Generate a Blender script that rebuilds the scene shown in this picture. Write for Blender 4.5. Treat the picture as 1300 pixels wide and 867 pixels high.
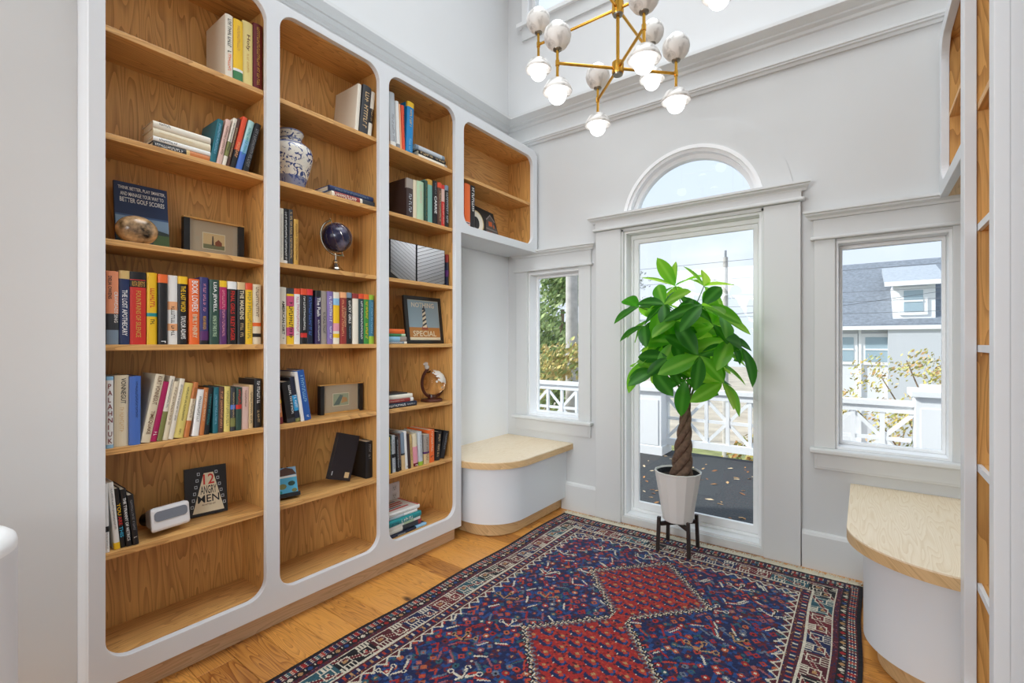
import bpy, bmesh, math, random
import numpy as np
from mathutils import Vector, Matrix

# ------------------------------------------------------------------ scene, camera, light
for o in list(bpy.data.objects): bpy.data.objects.remove(o)
SC = bpy.context.scene
C = SC.collection
R = math.radians
SC.view_settings.view_transform = 'Standard'
SC.view_settings.look = 'None'
SC.view_settings.gamma = 1.0
SC.view_settings.use_curve_mapping = False
SC.view_settings.exposure = 0.55

cam_data = bpy.data.cameras.new('camera')
cam_data.sensor_width = 36.0
cam_data.lens = 598.3 / 1300 * 36
cam_data.shift_y = 1.5 / 1300
cam_data.clip_start = 0.02
cam_data.clip_end = 300
cam = bpy.data.objects.new('camera', cam_data); C.objects.link(cam)
cam.location = (2.04, 0.0, 1.25)
cam.rotation_euler = (R(90), 0, R(36.7))
SC.camera = cam

W = bpy.data.worlds.new('sky'); SC.world = W; W.use_nodes = True
nt = W.node_tree; nt.nodes.clear()
wo = nt.nodes.new('ShaderNodeOutputWorld'); bg = nt.nodes.new('ShaderNodeBackground')
tc = nt.nodes.new('ShaderNodeTexCoord'); sp = nt.nodes.new('ShaderNodeSeparateXYZ')
rp = nt.nodes.new('ShaderNodeValToRGB'); nz = nt.nodes.new('ShaderNodeTexNoise'); mx = nt.nodes.new('ShaderNodeMix')
mx.data_type = 'RGBA'
nt.links.new(tc.outputs['Generated'], sp.inputs[0]); nt.links.new(sp.outputs['Z'], rp.inputs[0])
rp.color_ramp.elements[0].position = 0.0; rp.color_ramp.elements[0].color = (0.78, 0.855, 1.0, 1)
rp.color_ramp.elements[1].position = 0.7; rp.color_ramp.elements[1].color = (0.66, 0.785, 1.0, 1)
nz.inputs['Scale'].default_value = 3.5; nz.inputs['Detail'].default_value = 5
cr = nt.nodes.new('ShaderNodeValToRGB'); cr.color_ramp.elements[0].position = .5; cr.color_ramp.elements[1].position = .72
nt.links.new(tc.outputs['Generated'], nz.inputs['Vector']); nt.links.new(nz.outputs['Fac'], cr.inputs[0])
nt.links.new(cr.outputs[0], mx.inputs[0]); nt.links.new(rp.outputs[0], mx.inputs[6]); mx.inputs[7].default_value = (.98, .99, 1.0, 1)
nt.links.new(mx.outputs[2], bg.inputs[0]); bg.inputs[1].default_value = 0.82
nt.links.new(bg.outputs[0], wo.inputs[0])

def lamp(name, kind, loc, rot, energy, color=(1, 1, 1), size=None, sizey=None):
    d = bpy.data.lights.new(name, kind); d.energy = energy; d.color = color
    if kind == 'AREA':
        d.shape = 'RECTANGLE'; d.size = size; d.size_y = sizey or size
    if kind == 'SUN': d.angle = R(3)
    o = bpy.data.objects.new(name, d); C.objects.link(o); o.location = loc; o.rotation_euler = rot
    return o
# low sun from behind the house: lights porch and street, does not enter the windows
lamp('sun', 'SUN', (0, -10, 20), Vector((-.75, -.42, .55)).to_track_quat('Z', 'Y').to_euler(), 3.4, (1, .97, .93))
# unseen area fills added to brighten the hall; no fixtures belong to them
lamp('hall_fill_light', 'AREA', (1.15, 1.5, 4.9), (0, 0, 0), 39, (.88, .95, 1), 2.2, 2.4).data.spread = R(125)
lamp('rear_fill_light', 'AREA', (0.1, -2.7, 2.0), (R(80), 0, R(-8)), 66, (.88, .95, 1), 2.4, 1.2)  # added fill from behind the camera toward the window wall
lamp('alcove_fill_light', 'AREA', (3.3, -2.6, 2.2), (Vector((3.3, -2.6, 2.2)) - Vector((-.2, 2.85, .95))).to_track_quat('Z', 'Y').to_euler(), 4.5, (.88, .95, 1), 1.2, 1.2).data.spread = R(36)  # added narrow fill aimed at the alcove

# ------------------------------------------------------------------ materials
def s2l(c): return c / 12.92 if c <= .04045 else ((c + .055) / 1.055) ** 2.4
def hexc(h):
    h = h.lstrip('#'); return tuple(s2l(int(h[i:i + 2], 16) / 255) for i in (0, 2, 4)) + (1,)
MATS = {}
def pmat(name, col, rough=.6, metal=0., noise=.0, nscale=20., bump=0., spec=.5, **kw):
    if name in MATS: return MATS[name]
    m = bpy.data.materials.new(name); m.use_nodes = True; n = m.node_tree; b = n.nodes['Principled BSDF']
    c = hexc(col) if isinstance(col, str) else tuple(col) + (1,)
    b.inputs['Base Color'].default_value = c; b.inputs['Roughness'].default_value = rough
    b.inputs['Metallic'].default_value = metal; b.inputs['Specular IOR Level'].default_value = spec
    if noise or bump:
        t = n.nodes.new('ShaderNodeTexCoord'); x = n.nodes.new('ShaderNodeTexNoise')
        x.inputs['Scale'].default_value = nscale; x.inputs['Detail'].default_value = 4
        n.links.new(t.outputs['Object'], x.inputs['Vector'])
        if noise:
            r = n.nodes.new('ShaderNodeValToRGB')
            r.color_ramp.elements[0].position = .3; r.color_ramp.elements[1].position = .7
            r.color_ramp.elements[0].color = tuple(max(0, v * (1 - noise)) for v in c[:3]) + (1,)
            r.color_ramp.elements[1].color = tuple(min(1, v * (1 + noise)) for v in c[:3]) + (1,)
            n.links.new(x.outputs['Fac'], r.inputs[0]); n.links.new(r.outputs[0], b.inputs['Base Color'])
        if bump:
            bp = n.nodes.new('ShaderNodeBump'); bp.inputs['Strength'].default_value = bump; bp.inputs['Distance'].default_value = .01
            n.links.new(x.outputs['Fac'], bp.inputs['Height']); n.links.new(bp.outputs[0], b.inputs['Normal'])
    for k, v in kw.items(): b.inputs[k.replace('_', ' ')].default_value = v
    MATS[name] = m; return m

def wood(name, grain, light, dark, scale=1.0, rough=.45, rnd=False, knots=False):
    """procedural oak; grain = axis the fibres run along"""
    m = bpy.data.materials.new(name); m.use_nodes = True; n = m.node_tree; L = n.links; b = n.nodes['Principled BSDF']
    t = n.nodes.new('ShaderNodeTexCoord'); s = n.nodes.new('ShaderNodeSeparateXYZ'); L.new(t.outputs['Object'], s.inputs[0])
    cb = n.nodes.new('ShaderNodeCombineXYZ')
    ax = {'X': (1, 2, 0), 'Y': (0, 2, 1), 'Z': (0, 1, 2)}[grain]
    ad = n.nodes.new('ShaderNodeMath'); ad.operation = 'ADD'
    L.new(s.outputs[ax[0]], ad.inputs[0]); L.new(s.outputs[ax[1]], ad.inputs[1])
    across = ad.outputs[0]; along = s.outputs[ax[2]]
    info = n.nodes.new('ShaderNodeObjectInfo')
    if rnd:
        mu = n.nodes.new('ShaderNodeMath'); mu.operation = 'MULTIPLY_ADD'; mu.inputs[1].default_value = 37.0
        L.new(info.outputs['Random'], mu.inputs[0]); L.new(along, mu.inputs[2]); along = mu.outputs[0]
    L.new(across, cb.inputs[0]); L.new(along, cb.inputs[1])
    mp = n.nodes.new('ShaderNodeMapping'); mp.inputs['Scale'].default_value = (6 * scale, .6 * scale, 1); L.new(cb.outputs[0], mp.inputs[0])
    n1 = n.nodes.new('ShaderNodeTexNoise'); n1.inputs['Scale'].default_value = 1.3; n1.inputs['Detail'].default_value = 1.2; n1.inputs['Distortion'].default_value = .25
    L.new(mp.outputs[0], n1.inputs['Vector'])
    k = n.nodes.new('ShaderNodeMath'); k.operation = 'MULTIPLY'; k.inputs[1].default_value = 17.0; L.new(n1.outputs['Fac'], k.inputs[0])
    fr = n.nodes.new('ShaderNodeMath'); fr.operation = 'FRACT'; L.new(k.outputs[0], fr.inputs[0])
    rr = n.nodes.new('ShaderNodeValToRGB'); e = rr.color_ramp.elements
    e[0].position = 0; e[0].color = (1, 1, 1, 1); e[1].position = 1; e[1].color = (.0, .0, .0, 1)
    q = e.new(.55); q.color = (.75, .75, .75, 1); q = e.new(.9); q.color = (.15, .15, .15, 1)
    L.new(fr.outputs[0], rr.inputs[0])
    mp2 = n.nodes.new('ShaderNodeMapping'); mp2.inputs['Scale'].default_value = (260, 7, 1); L.new(cb.outputs[0], mp2.inputs[0])
    n2 = n.nodes.new('ShaderNodeTexNoise'); n2.inputs['Scale'].default_value = 1; n2.inputs['Detail'].default_value = 2; L.new(mp2.outputs[0], n2.inputs['Vector'])
    mp3 = n.nodes.new('ShaderNodeMapping'); mp3.inputs['Scale'].default_value = (3, .8, 1); L.new(cb.outputs[0], mp3.inputs[0])
    n3 = n.nodes.new('ShaderNodeTexNoise'); n3.inputs['Scale'].default_value = 1.5; L.new(mp3.outputs[0], n3.inputs['Vector'])
    a1 = n.nodes.new('ShaderNodeMath'); a1.operation = 'MULTIPLY_ADD'; a1.inputs[1].default_value = .5; L.new(rr.outputs[0], a1.inputs[0])
    a0 = n.nodes.new('ShaderNodeMath'); a0.operation = 'MULTIPLY_ADD'; a0.inputs[1].default_value = .55; a0.inputs[2].default_value = -.12; L.new(n2.outputs['Fac'], a0.inputs[0]); L.new(a0.outputs[0], a1.inputs[2])
    a2 = n.nodes.new('ShaderNodeMath'); a2.operation = 'MULTIPLY_ADD'; a2.inputs[1].default_value = .5; L.new(n3.outputs['Fac'], a2.inputs[0]); L.new(a1.outputs[0], a2.inputs[2])
    fac = a2.outputs[0]
    if rnd:
        a3 = n.nodes.new('ShaderNodeMath'); a3.operation = 'MULTIPLY_ADD'; a3.inputs[1].default_value = .75; L.new(info.outputs['Random'], a3.inputs[0])
        a4 = n.nodes.new('ShaderNodeMath'); a4.operation = 'ADD'; a4.inputs[1].default_value = -.38; L.new(fac, a4.inputs[0]); L.new(a4.outputs[0], a3.inputs[2]); fac = a3.outputs[0]
    cr = n.nodes.new('ShaderNodeValToRGB'); cr.color_ramp.elements[0].color = hexc(dark); cr.color_ramp.elements[1].color = hexc(light)
    cr.color_ramp.elements[0].position = .1; cr.color_ramp.elements[1].position = .95
    L.new(fac, cr.inputs[0]); out = cr.outputs[0]
    if knots:
        mp4 = n.nodes.new('ShaderNodeMapping'); mp4.inputs['Scale'].default_value = (9, 4.5, 1); L.new(cb.outputs[0], mp4.inputs[0])
        vo = n.nodes.new('ShaderNodeTexVoronoi'); vo.inputs['Scale'].default_value = .55; L.new(mp4.outputs[0], vo.inputs['Vector'])
        kr = n.nodes.new('ShaderNodeValToRGB'); kr.color_ramp.elements[0].position = .03; kr.color_ramp.elements[1].position = .11
        L.new(vo.outputs['Distance'], kr.inputs[0])
        mm = n.nodes.new('ShaderNodeMix'); mm.data_type = 'RGBA'; L.new(kr.outputs[0], mm.inputs[0]); mm.inputs[6].default_value = hexc('#4a2a14'); L.new(out, mm.inputs[7]); out = mm.outputs[2]
    L.new(out, b.inputs['Base Color']); b.inputs['Roughness'].default_value = rough
    bp = n.nodes.new('ShaderNodeBump'); bp.inputs['Strength'].default_value = .08; bp.inputs['Distance'].default_value = .004
    L.new(n2.outputs['Fac'], bp.inputs['Height']); L.new(bp.outputs[0], b.inputs['Normal'])
    MATS[name] = m; return m

oak_v = wood('oak_vertical_grain', 'Z', '#e0ab64', '#9c6831', 1.5)
oak_h = wood('oak_long_grain', 'Y', '#e0ad6a', '#a26c36', 1.6)
oak_bench = wood('pale_oak_bench', 'Y', '#f1dfc4', '#dcc29b', 2.2)
oak_edge = wood('oak_bench_edge', 'Y', '#dcb988', '#b58f60', 2.4)
floor_wood = wood('oak_floor', 'X', '#df9c4c', '#8a4e1e', 2.4, .36, True, True)
wall_paint = pmat('grey_wall_paint', '#d4d4d3', .75, noise=.012, nscale=3)
white_wall = pmat('white_upper_paint', '#dedede', .8, noise=.01, nscale=3)
trim_paint = pmat('grey_trim_paint', '#d8d8d7', .45)
white_trim = pmat('white_satin_paint', '#f4f4f4', .4)
alcove_lightened = pmat('alcove_lightened_white', '#f1f2f4', .7)  # white lifted so the alcove looks window-lit; brightness is in the colour
case_white = pmat('white_lacquer', '#e0e2e5', .38)
brass = pmat('brushed_brass', '#d9a445', .24, 1.0)
brass_dark = pmat('dark_brass', '#8a8478', .3, 1.0)
black_wood = pmat('dark_stained_wood', '#2a201b', .45, noise=.3, nscale=30)
black_paint = pmat('black_lacquer', '#141416', .4)

def glassmat():
    m = bpy.data.materials.new('window_glass'); m.use_nodes = True; n = m.node_tree; n.nodes.clear()
    o = n.nodes.new('ShaderNodeOutputMaterial'); t = n.nodes.new('ShaderNodeBsdfTransparent'); g = n.nodes.new('ShaderNodeBsdfGlossy')
    f = n.nodes.new('ShaderNodeFresnel'); f.inputs[0].default_value = 1.5; x = n.nodes.new('ShaderNodeMixShader')
    t.inputs[0].default_value = (.97, .985, .98, 1); g.inputs['Roughness'].default_value = 0.0
    ge = n.nodes.new('ShaderNodeNewGeometry'); iv = n.nodes.new('ShaderNodeMath'); iv.operation = 'SUBTRACT'; iv.inputs[0].default_value = 1.0; n.links.new(ge.outputs['Backfacing'], iv.inputs[1])
    ml = n.nodes.new('ShaderNodeMath'); ml.operation = 'MULTIPLY'; n.links.new(f.outputs[0], ml.inputs[0]); n.links.new(iv.outputs[0], ml.inputs[1])
    n.links.new(ml.outputs[0], x.inputs[0]); n.links.new(t.outputs[0], x.inputs[1]); n.links.new(g.outputs[0], x.inputs[2]); n.links.new(x.outputs[0], o.inputs[0])
    return m
GLASS = glassmat()
def emis(name, col, s):
    m = bpy.data.materials.new(name); m.use_nodes = True; b = m.node_tree.nodes['Principled BSDF']
    b.inputs['Base Color'].default_value = (.9, .9, .9, 1); b.inputs['Emission Color'].default_value = col + (1,); b.inputs['Emission Strength'].default_value = s
    return m

# ------------------------------------------------------------------ mesh helpers
def tag(o, label=None, cat=None, group=None, kind=None):
    if label: o['label'] = label
    if cat: o['category'] = cat
    if group: o['group'] = group
    if kind: o['kind'] = kind
    return o
def empty(name, loc=(0, 0, 0), rot=(0, 0, 0), parent=None):
    o = bpy.data.objects.new(name, None); C.objects.link(o); o.location = loc; o.rotation_euler = rot; o.empty_display_size = .05
    if parent: o.parent = parent
    return o
def link(name, me, parent=None, loc=None, rot=None):
    o = bpy.data.objects.new(name, me); C.objects.link(o)
    if parent: o.parent = parent
    if loc: o.location = loc
    if rot: o.rotation_euler = rot
    return o

class MB:
    def __init__(s): s.v = []; s.f = []
    def add(s, v, f):
        k = len(s.v); s.v += [tuple(p) for p in v]; s.f += [tuple(i + k for i in q) for q in f]; return s
    def box(s, x0, x1, y0, y1, z0, z1):
        return s.add([(x0, y0, z0), (x1, y0, z0), (x1, y1, z0), (x0, y1, z0), (x0, y0, z1), (x1, y0, z1), (x1, y1, z1), (x0, y1, z1)],
                     [(0, 3, 2, 1), (4, 5, 6, 7), (0, 1, 5, 4), (1, 2, 6, 5), (2, 3, 7, 6), (3, 0, 4, 7)])
    def cbox(s, x0, x1, y0, y1, z0, z1, c):
        """box with its four top edges chamfered by c"""
        return s.add([(x0, y0, z0), (x1, y0, z0), (x1, y1, z0), (x0, y1, z0), (x0, y0, z1 - c), (x1, y0, z1 - c), (x1, y1, z1 - c), (x0, y1, z1 - c),
                      (x0 + c, y0 + c, z1), (x1 - c, y0 + c, z1), (x1 - c, y1 - c, z1), (x0 + c, y1 - c, z1)],
                     [(0, 3, 2, 1), (0, 1, 5, 4), (1, 2, 6, 5), (2, 3, 7, 6), (3, 0, 4, 7), (4, 5, 9, 8), (5, 6, 10, 9), (6, 7, 11, 10), (7, 4, 8, 11), (8, 9, 10, 11)])
    def prism(s, pts, fn, a, b):
        """2d outline pts swept from a to b; fn(p, q, w) -> xyz"""
        n = len(pts); v = [fn(p[0], p[1], a) for p in pts] + [fn(p[0], p[1], b) for p in pts]
        f = [tuple(range(n - 1, -1, -1)), tuple(range(n, 2 * n))] + [(i, (i + 1) % n, n + (i + 1) % n, n + i) for i in range(n)]
        return s.add(v, f)
    def tube(s, path, r, n=8, cap=True):
        P = [Vector(p) for p in path]; rr = r if isinstance(r, (list, tuple)) else [r] * len(P)
        k = len(s.v); up = None
        for i, p in enumerate(P):
            t = (P[min(i + 1, len(P) - 1)] - P[max(i - 1, 0)])
            t = t.normalized() if t.length > 1e-9 else Vector((0, 0, 1))
            if up is None:
                up = t.orthogonal().normalized()
            else:
                up = (up - t * up.dot(t)); up = up.normalized() if up.length > 1e-6 else t.orthogonal().normalized()
            w = t.cross(up)
            for j in range(n):
                a = 2 * math.pi * j / n; s.v.append(tuple(p + (up * math.cos(a) + w * math.sin(a)) * rr[i]))
        for i in range(len(P) - 1):
            for j in range(n):
                s.f.append((k + i * n + j, k + i * n + (j + 1) % n, k + (i + 1) * n + (j + 1) % n, k + (i + 1) * n + j))
        if cap:
            s.f.append(tuple(k + j for j in range(n - 1, -1, -1))); e = k + (len(P) - 1) * n; s.f.append(tuple(e + j for j in range(n)))
        return s
    def lathe(s, prof, n=24, c=(0, 0, 0), sy=1.0):
        k = len(s.v); m = len(prof)
        for (r, z) in prof:
            for j in range(n):
                a = 2 * math.pi * j / n; s.v.append((c[0] + r * math.cos(a), c[1] + sy * r * math.sin(a), c[2] + z))
        for i in range(m - 1):
            for j in range(n):
                s.f.append((k + i * n + j, k + i * n + (j + 1) % n, k + (i + 1) * n + (j + 1) % n, k + (i + 1) * n + j))
        if prof[0][0] > 1e-6: s.f.append(tuple(k + j for j in range(n - 1, -1, -1)))
        if prof[-1][0] > 1e-6: s.f.append(tuple(k + (m - 1) * n + j for j in range(n)))
        return s
    def sphere(s, c, r, n=20, m=12, sq=(1, 1, 1)):
        k = len(s.v)
        s.lathe([(max(r * math.sin(math.pi * i / m), 1e-5), -r * math.cos(math.pi * i / m)) for i in range(m + 1)], n)
        for i in range(k, len(s.v)):
            p = s.v[i]; s.v[i] = (c[0] + p[0] * sq[0], c[1] + p[1] * sq[1], c[2] + p[2] * sq[2])
        return s
    def mesh(s, name):
        me = bpy.data.meshes.new(name); me.from_pydata(s.v, [], s.f); return me
    def build(s, name, mat, parent=None, smooth=False, recalc=False, angle=40, loc=None, rot=None, bevel=0, merge=False):
        me = s.mesh(name)
        if recalc or merge:
            bm = bmesh.new(); bm.from_mesh(me)
            if merge: bmesh.ops.remove_doubles(bm, verts=bm.verts[:], dist=1e-5)
            bmesh.ops.recalc_face_normals(bm, faces=bm.faces[:]); bm.to_mesh(me); bm.free()
        if mat: me.materials.append(mat)
        if smooth:
            me.shade_smooth(); me.set_sharp_from_angle(angle=R(angle))
        o = link(name, me, parent, loc, rot)
        if bevel:
            b = o.modifiers.new('bevel', 'BEVEL'); b.width = bevel; b.segments = 2; b.limit_method = 'ANGLE'
        return o

def rrect(x0, x1, y0, y1, r, n=10):
    rs = r if isinstance(r, (list, tuple)) else [r] * 4      # bl, br, tr, tl
    out = []
    for (cx, cy, a0, rad) in ((x0 + rs[0], y0 + rs[0], 180, rs[0]), (x1 - rs[1], y0 + rs[1], 270, rs[1]), (x1 - rs[2], y1 - rs[2], 0, rs[2]), (x0 + rs[3], y1 - rs[3], 90, rs[3])):
        if rad < 1e-6: out.append((cx, cy)); continue
        for i in range(n + 1):
            a = R(a0 + 90 * i / n); out.append((cx + rad * math.cos(a), cy + rad * math.sin(a)))
    return out
def plate(outer, holes, fn, a, b):
    """flat plate with holes; fn(p, q, w) -> xyz"""
    bm = bmesh.new(); loops = [outer] + holes; idx = []
    for lp in loops:
        vs = [bm.verts.new((p[0], p[1], 0)) for p in lp]
        for i in range(len(vs)): bm.edges.new((vs[i], vs[(i + 1) % len(vs)]))
        idx.append(len(lp))
    bm.verts.index_update()
    bmesh.ops.triangle_fill(bm, use_beauty=True, edges=bm.edges[:], normal=(0, 0, 1))
    bm.verts.index_update(); P = [(v.co.x, v.co.y) for v in bm.verts]; T = [tuple(v.index for v in f.verts) for f in bm.faces]; bm.free()
    n = len(P); mb = MB()
    F = [t for t in T] + [tuple(i + n for i in reversed(t)) for t in T]
    k = 0
    for m in idx:
        for i in range(m):
            p, q = k + i, k + (i + 1) % m; F.append((p, q, q + n, p + n))
        k += m
    mb.add([fn(p[0], p[1], a) for p in P] + [fn(p[0], p[1], b) for p in P], F)
    return mb
YZ = lambda p, q, w: (w, p, q)      # plane across X
XZ = lambda p, q, w: (p, w, q)      # plane across Y
XY = lambda p, q, w: (p, q, w)

# text is made once all objects exist (one depsgraph pass)
TEXTS = []
def text(parent, s, mat, to3d, w, h, name='lettering', stretch=True):
    """lettering of size w x h, centred; to3d is a Matrix from text plane to parent space"""
    TEXTS.append((parent, s, mat, to3d, w, h, name, stretch))
def flush_text():
    tmp = []
    for t in TEXTS:
        cu = bpy.data.curves.new('t', 'FONT'); cu.body = t[1]; cu.resolution_u = 2; cu.fill_mode = 'FRONT'; cu.offset = .012
        o = bpy.data.objects.new('t', cu); C.objects.link(o); tmp.append(o)
    bpy.context.view_layer.update(); dg = bpy.context.evaluated_depsgraph_get()
    for t, o in zip(TEXTS, tmp):
        me = bpy.data.meshes.new_from_object(o.evaluated_get(dg))
        v = [x.co.copy() for x in me.vertices]
        if not v: continue
        x0 = min(p.x for p in v); x1 = max(p.x for p in v); y0 = min(p.y for p in v); y1 = max(p.y for p in v)
        sx = t[4] / (x1 - x0); sy = t[5] / (y1 - y0)
        if not t[7]: sx = sy = min(sx, sy)
        for x in me.vertices:
            x.co = t[3] @ Vector(((x.co.x - (x0 + x1) / 2) * sx, (x.co.y - (y0 + y1) / 2) * sy, 0))
        me.materials.clear(); me.materials.append(t[2]); me.name = t[6]
        link(t[6], me, t[0])
    for o in tmp:
        cu = o.data; bpy.data.objects.remove(o); bpy.data.curves.remove(cu)
# matrices: text lying on a plane facing +X (local), reading along +Y / down -Z
def face_px(x, y, z): return Matrix(((0, 0, 1, x), (1, 0, 0, y), (0, 1, 0, z), (0, 0, 0, 1)))
def spine_px(x, y, z): return Matrix(((0, 0, 1, x), (0, 1, 0, y), (-1, 0, 0, z), (0, 0, 0, 1)))

# ------------------------------------------------------------------ the setting
YW = 3.10      # inner face of the window wall
XL = -0.31     # left wall, XR right wall
XRW = 2.64
ZC = 5.0
fl = MB().box(-1.6, 3.9, -3.6, YW + .14, -.06, -.014).build('floor', floor_wood); tag(fl, kind='structure')
random.seed(4)
def planks():
    y = .30; wd = .136; cache = {}
    while y < YW - .005:
        y1 = min(y + wd, YW)
        x = XL - random.uniform(0, .9)
        while x < XRW:
            ln = random.choice((.55, .8, 1.1, 1.4)); a, b = max(x, XL), min(x + ln, XRW)
            if b - a > .02:
                key = (round(b - a, 3), round(y1 - y, 3))
                if key not in cache:
                    me = MB().cbox(0, b - a - .0012, 0, y1 - y - .0014, -.014, 0, .0012).mesh('plank'); me.materials.append(floor_wood); cache[key] = me
                link('plank', cache[key], fl, (a, y, 0))
            x += ln
        y += wd
planks()
hall = MB().box(XL - .5, XRW + .5, -3.6, .2985, -.014, -.0005).build('hall_floor', floor_wood, fl)

def arch_pts(cx, cz, r, z0, n=40):
    a0 = math.asin((z0 - cz) / r)
    return [(cx + r * math.cos(a0 + (math.pi - 2 * a0) * i / n), cz + r * math.sin(a0 + (math.pi - 2 * a0) * i / n)) for i in range(n + 1)]
MXC = 1.137
LWN = (-.106, .355, .675, 1.80); RWN = (1.919, 2.385, .675, 1.80)
DR = (.705, 1.562, .05, 2.02)
rect = lambda a: [(a[0], a[2]), (a[1], a[2]), (a[1], a[3]), (a[0], a[3])]
CL = (-.10, 2.38, 3.83, 4.72)
wb = plate([(XL - .15, 0), (XRW + .15, 0), (XRW + .15, 2.95), (XL - .15, 2.95)], [rect(LWN), rect(DR), arch_pts(MXC, 2.07, .425, 2.10), rect(RWN)], XZ, YW, YW + .14)
tag(wb.build('wall_back', wall_paint, recalc=True), kind='structure')
wb2 = plate([(XL - .15, 2.95), (XRW + .15, 2.95), (XRW + .15, ZC), (XL - .15, ZC)], [rect(CL)], XZ, YW, YW + .14)
tag(wb2.build('wall_back_upper', white_wall, recalc=True), kind='structure')
tag(MB().box(XL - .15, XL, .42, YW, 0, 2.95).build('wall_left', alcove_lightened), kind='structure')
tag(MB().box(XL - .15, XL, -.35, YW, 2.95, ZC).build('wall_left_upper', white_wall), kind='structure')
tag(MB().box(XRW, XRW + .15, 1.2, YW, 0, 2.95).build('wall_right', case_white), kind='structure')
tag(MB().box(XRW, XRW + .15, -.35, YW, 2.95, ZC).build('wall_right_upper', white_wall), kind='structure')
# short wall before the bookcase with its rounded front edge
pts = rrect(XL - .15, -.14, -.35, .4085, [0, .08, 0, 0])
tag(MB().prism(pts, XY, 0, 2.95).build('wall_entry_left', wall_paint, smooth=True), kind='structure')
pts = rrect(2.325, XRW + .15, -.2, 1.52, [.06, 0, 0, .05])
tag(MB().prism(pts, XY, 0, 2.95).build('wall_entry_right', wall_paint, smooth=True), kind='structure')
tag(MB().box(XL - .15, XRW + .15, -.5, -.35, 2.8, ZC).build('wall_header', white_wall), kind='structure')
tag(MB().box(XL - .15, XRW + .15, -.5, YW + .14, ZC, ZC + .1).build('ceiling', white_wall), kind='structure')
# the room behind the camera
tag(MB().box(-1.6, 3.9, -3.7, -.5, 2.8, 2.9).build('ceiling_living_room', white_wall), kind='structure')
tag(MB().box(-1.6, 3.9, -3.7, -3.6, -.05, 2.8).build('wall_front', white_wall), kind='structure')
tag(MB().box(-1.7, -1.6, -3.7, -.35, -.05, 2.8).build('wall_living_left', white_wall), kind='structure')
tag(MB().box(3.9, 4.0, -3.7, -.35, -.05, 2.8).build('wall_living_right', white_wall), kind='structure')
tag(MB().box(-1.6, XL - .15, -.45, -.35, 0, 2.8).build('wall_living_side', white_wall), kind='structure')
tag(MB().box(XRW + .15, 3.9, -.45, -.35, 0, 2.8).build('wall_living_side', white_wall), kind='structure')

# crown: offset from wall, height
crown = [(0, 2.815), (.012, 2.815), (.016, 2.83), (.028, 2.834), (.028, 2.842), (.034, 2.846), (.034, 2.858), (.02, 2.866), (.008, 2.868), (.008, 2.965),
         (.02, 2.97), (.026, 2.985), (.05, 2.995), (.05, 3.005), (.075, 3.02), (.095, 3.03), (.095, 3.05), (.075, 3.062), (0, 3.062)]
tag(MB().prism(crown, lambda p, q, w: (w, YW - p, q), XL, XRW).build('trim_1', trim_paint, recalc=True), 'grey crown moulding along the window wall', kind='structure')
tag(MB().prism(crown, lambda p, q, w: (XL + p, w, q), -.35, YW).build('trim_2', trim_paint, recalc=True), 'grey crown moulding above the long bookcase', kind='structure')
tag(MB().prism(crown, lambda p, q, w: (XRW - p, w, q), -.35, YW).build('trim_3', trim_paint, recalc=True), 'grey crown moulding above the narrow bookcase', kind='structure')
# baseboards
base = [(0, 0), (.022, 0), (.022, .185), (.016, .2), (.006, .206), (0, .206)]
tag(MB().prism(base, lambda p, q, w: (w, YW - p, q), .21, .497).build('baseboard_back_left', trim_paint, recalc=True), kind='structure')
tag(MB().prism(base, lambda p, q, w: (w, YW - p, q), 1.765, 2.05).build('baseboard_back_right', trim_paint, recalc=True), kind='structure')

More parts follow.
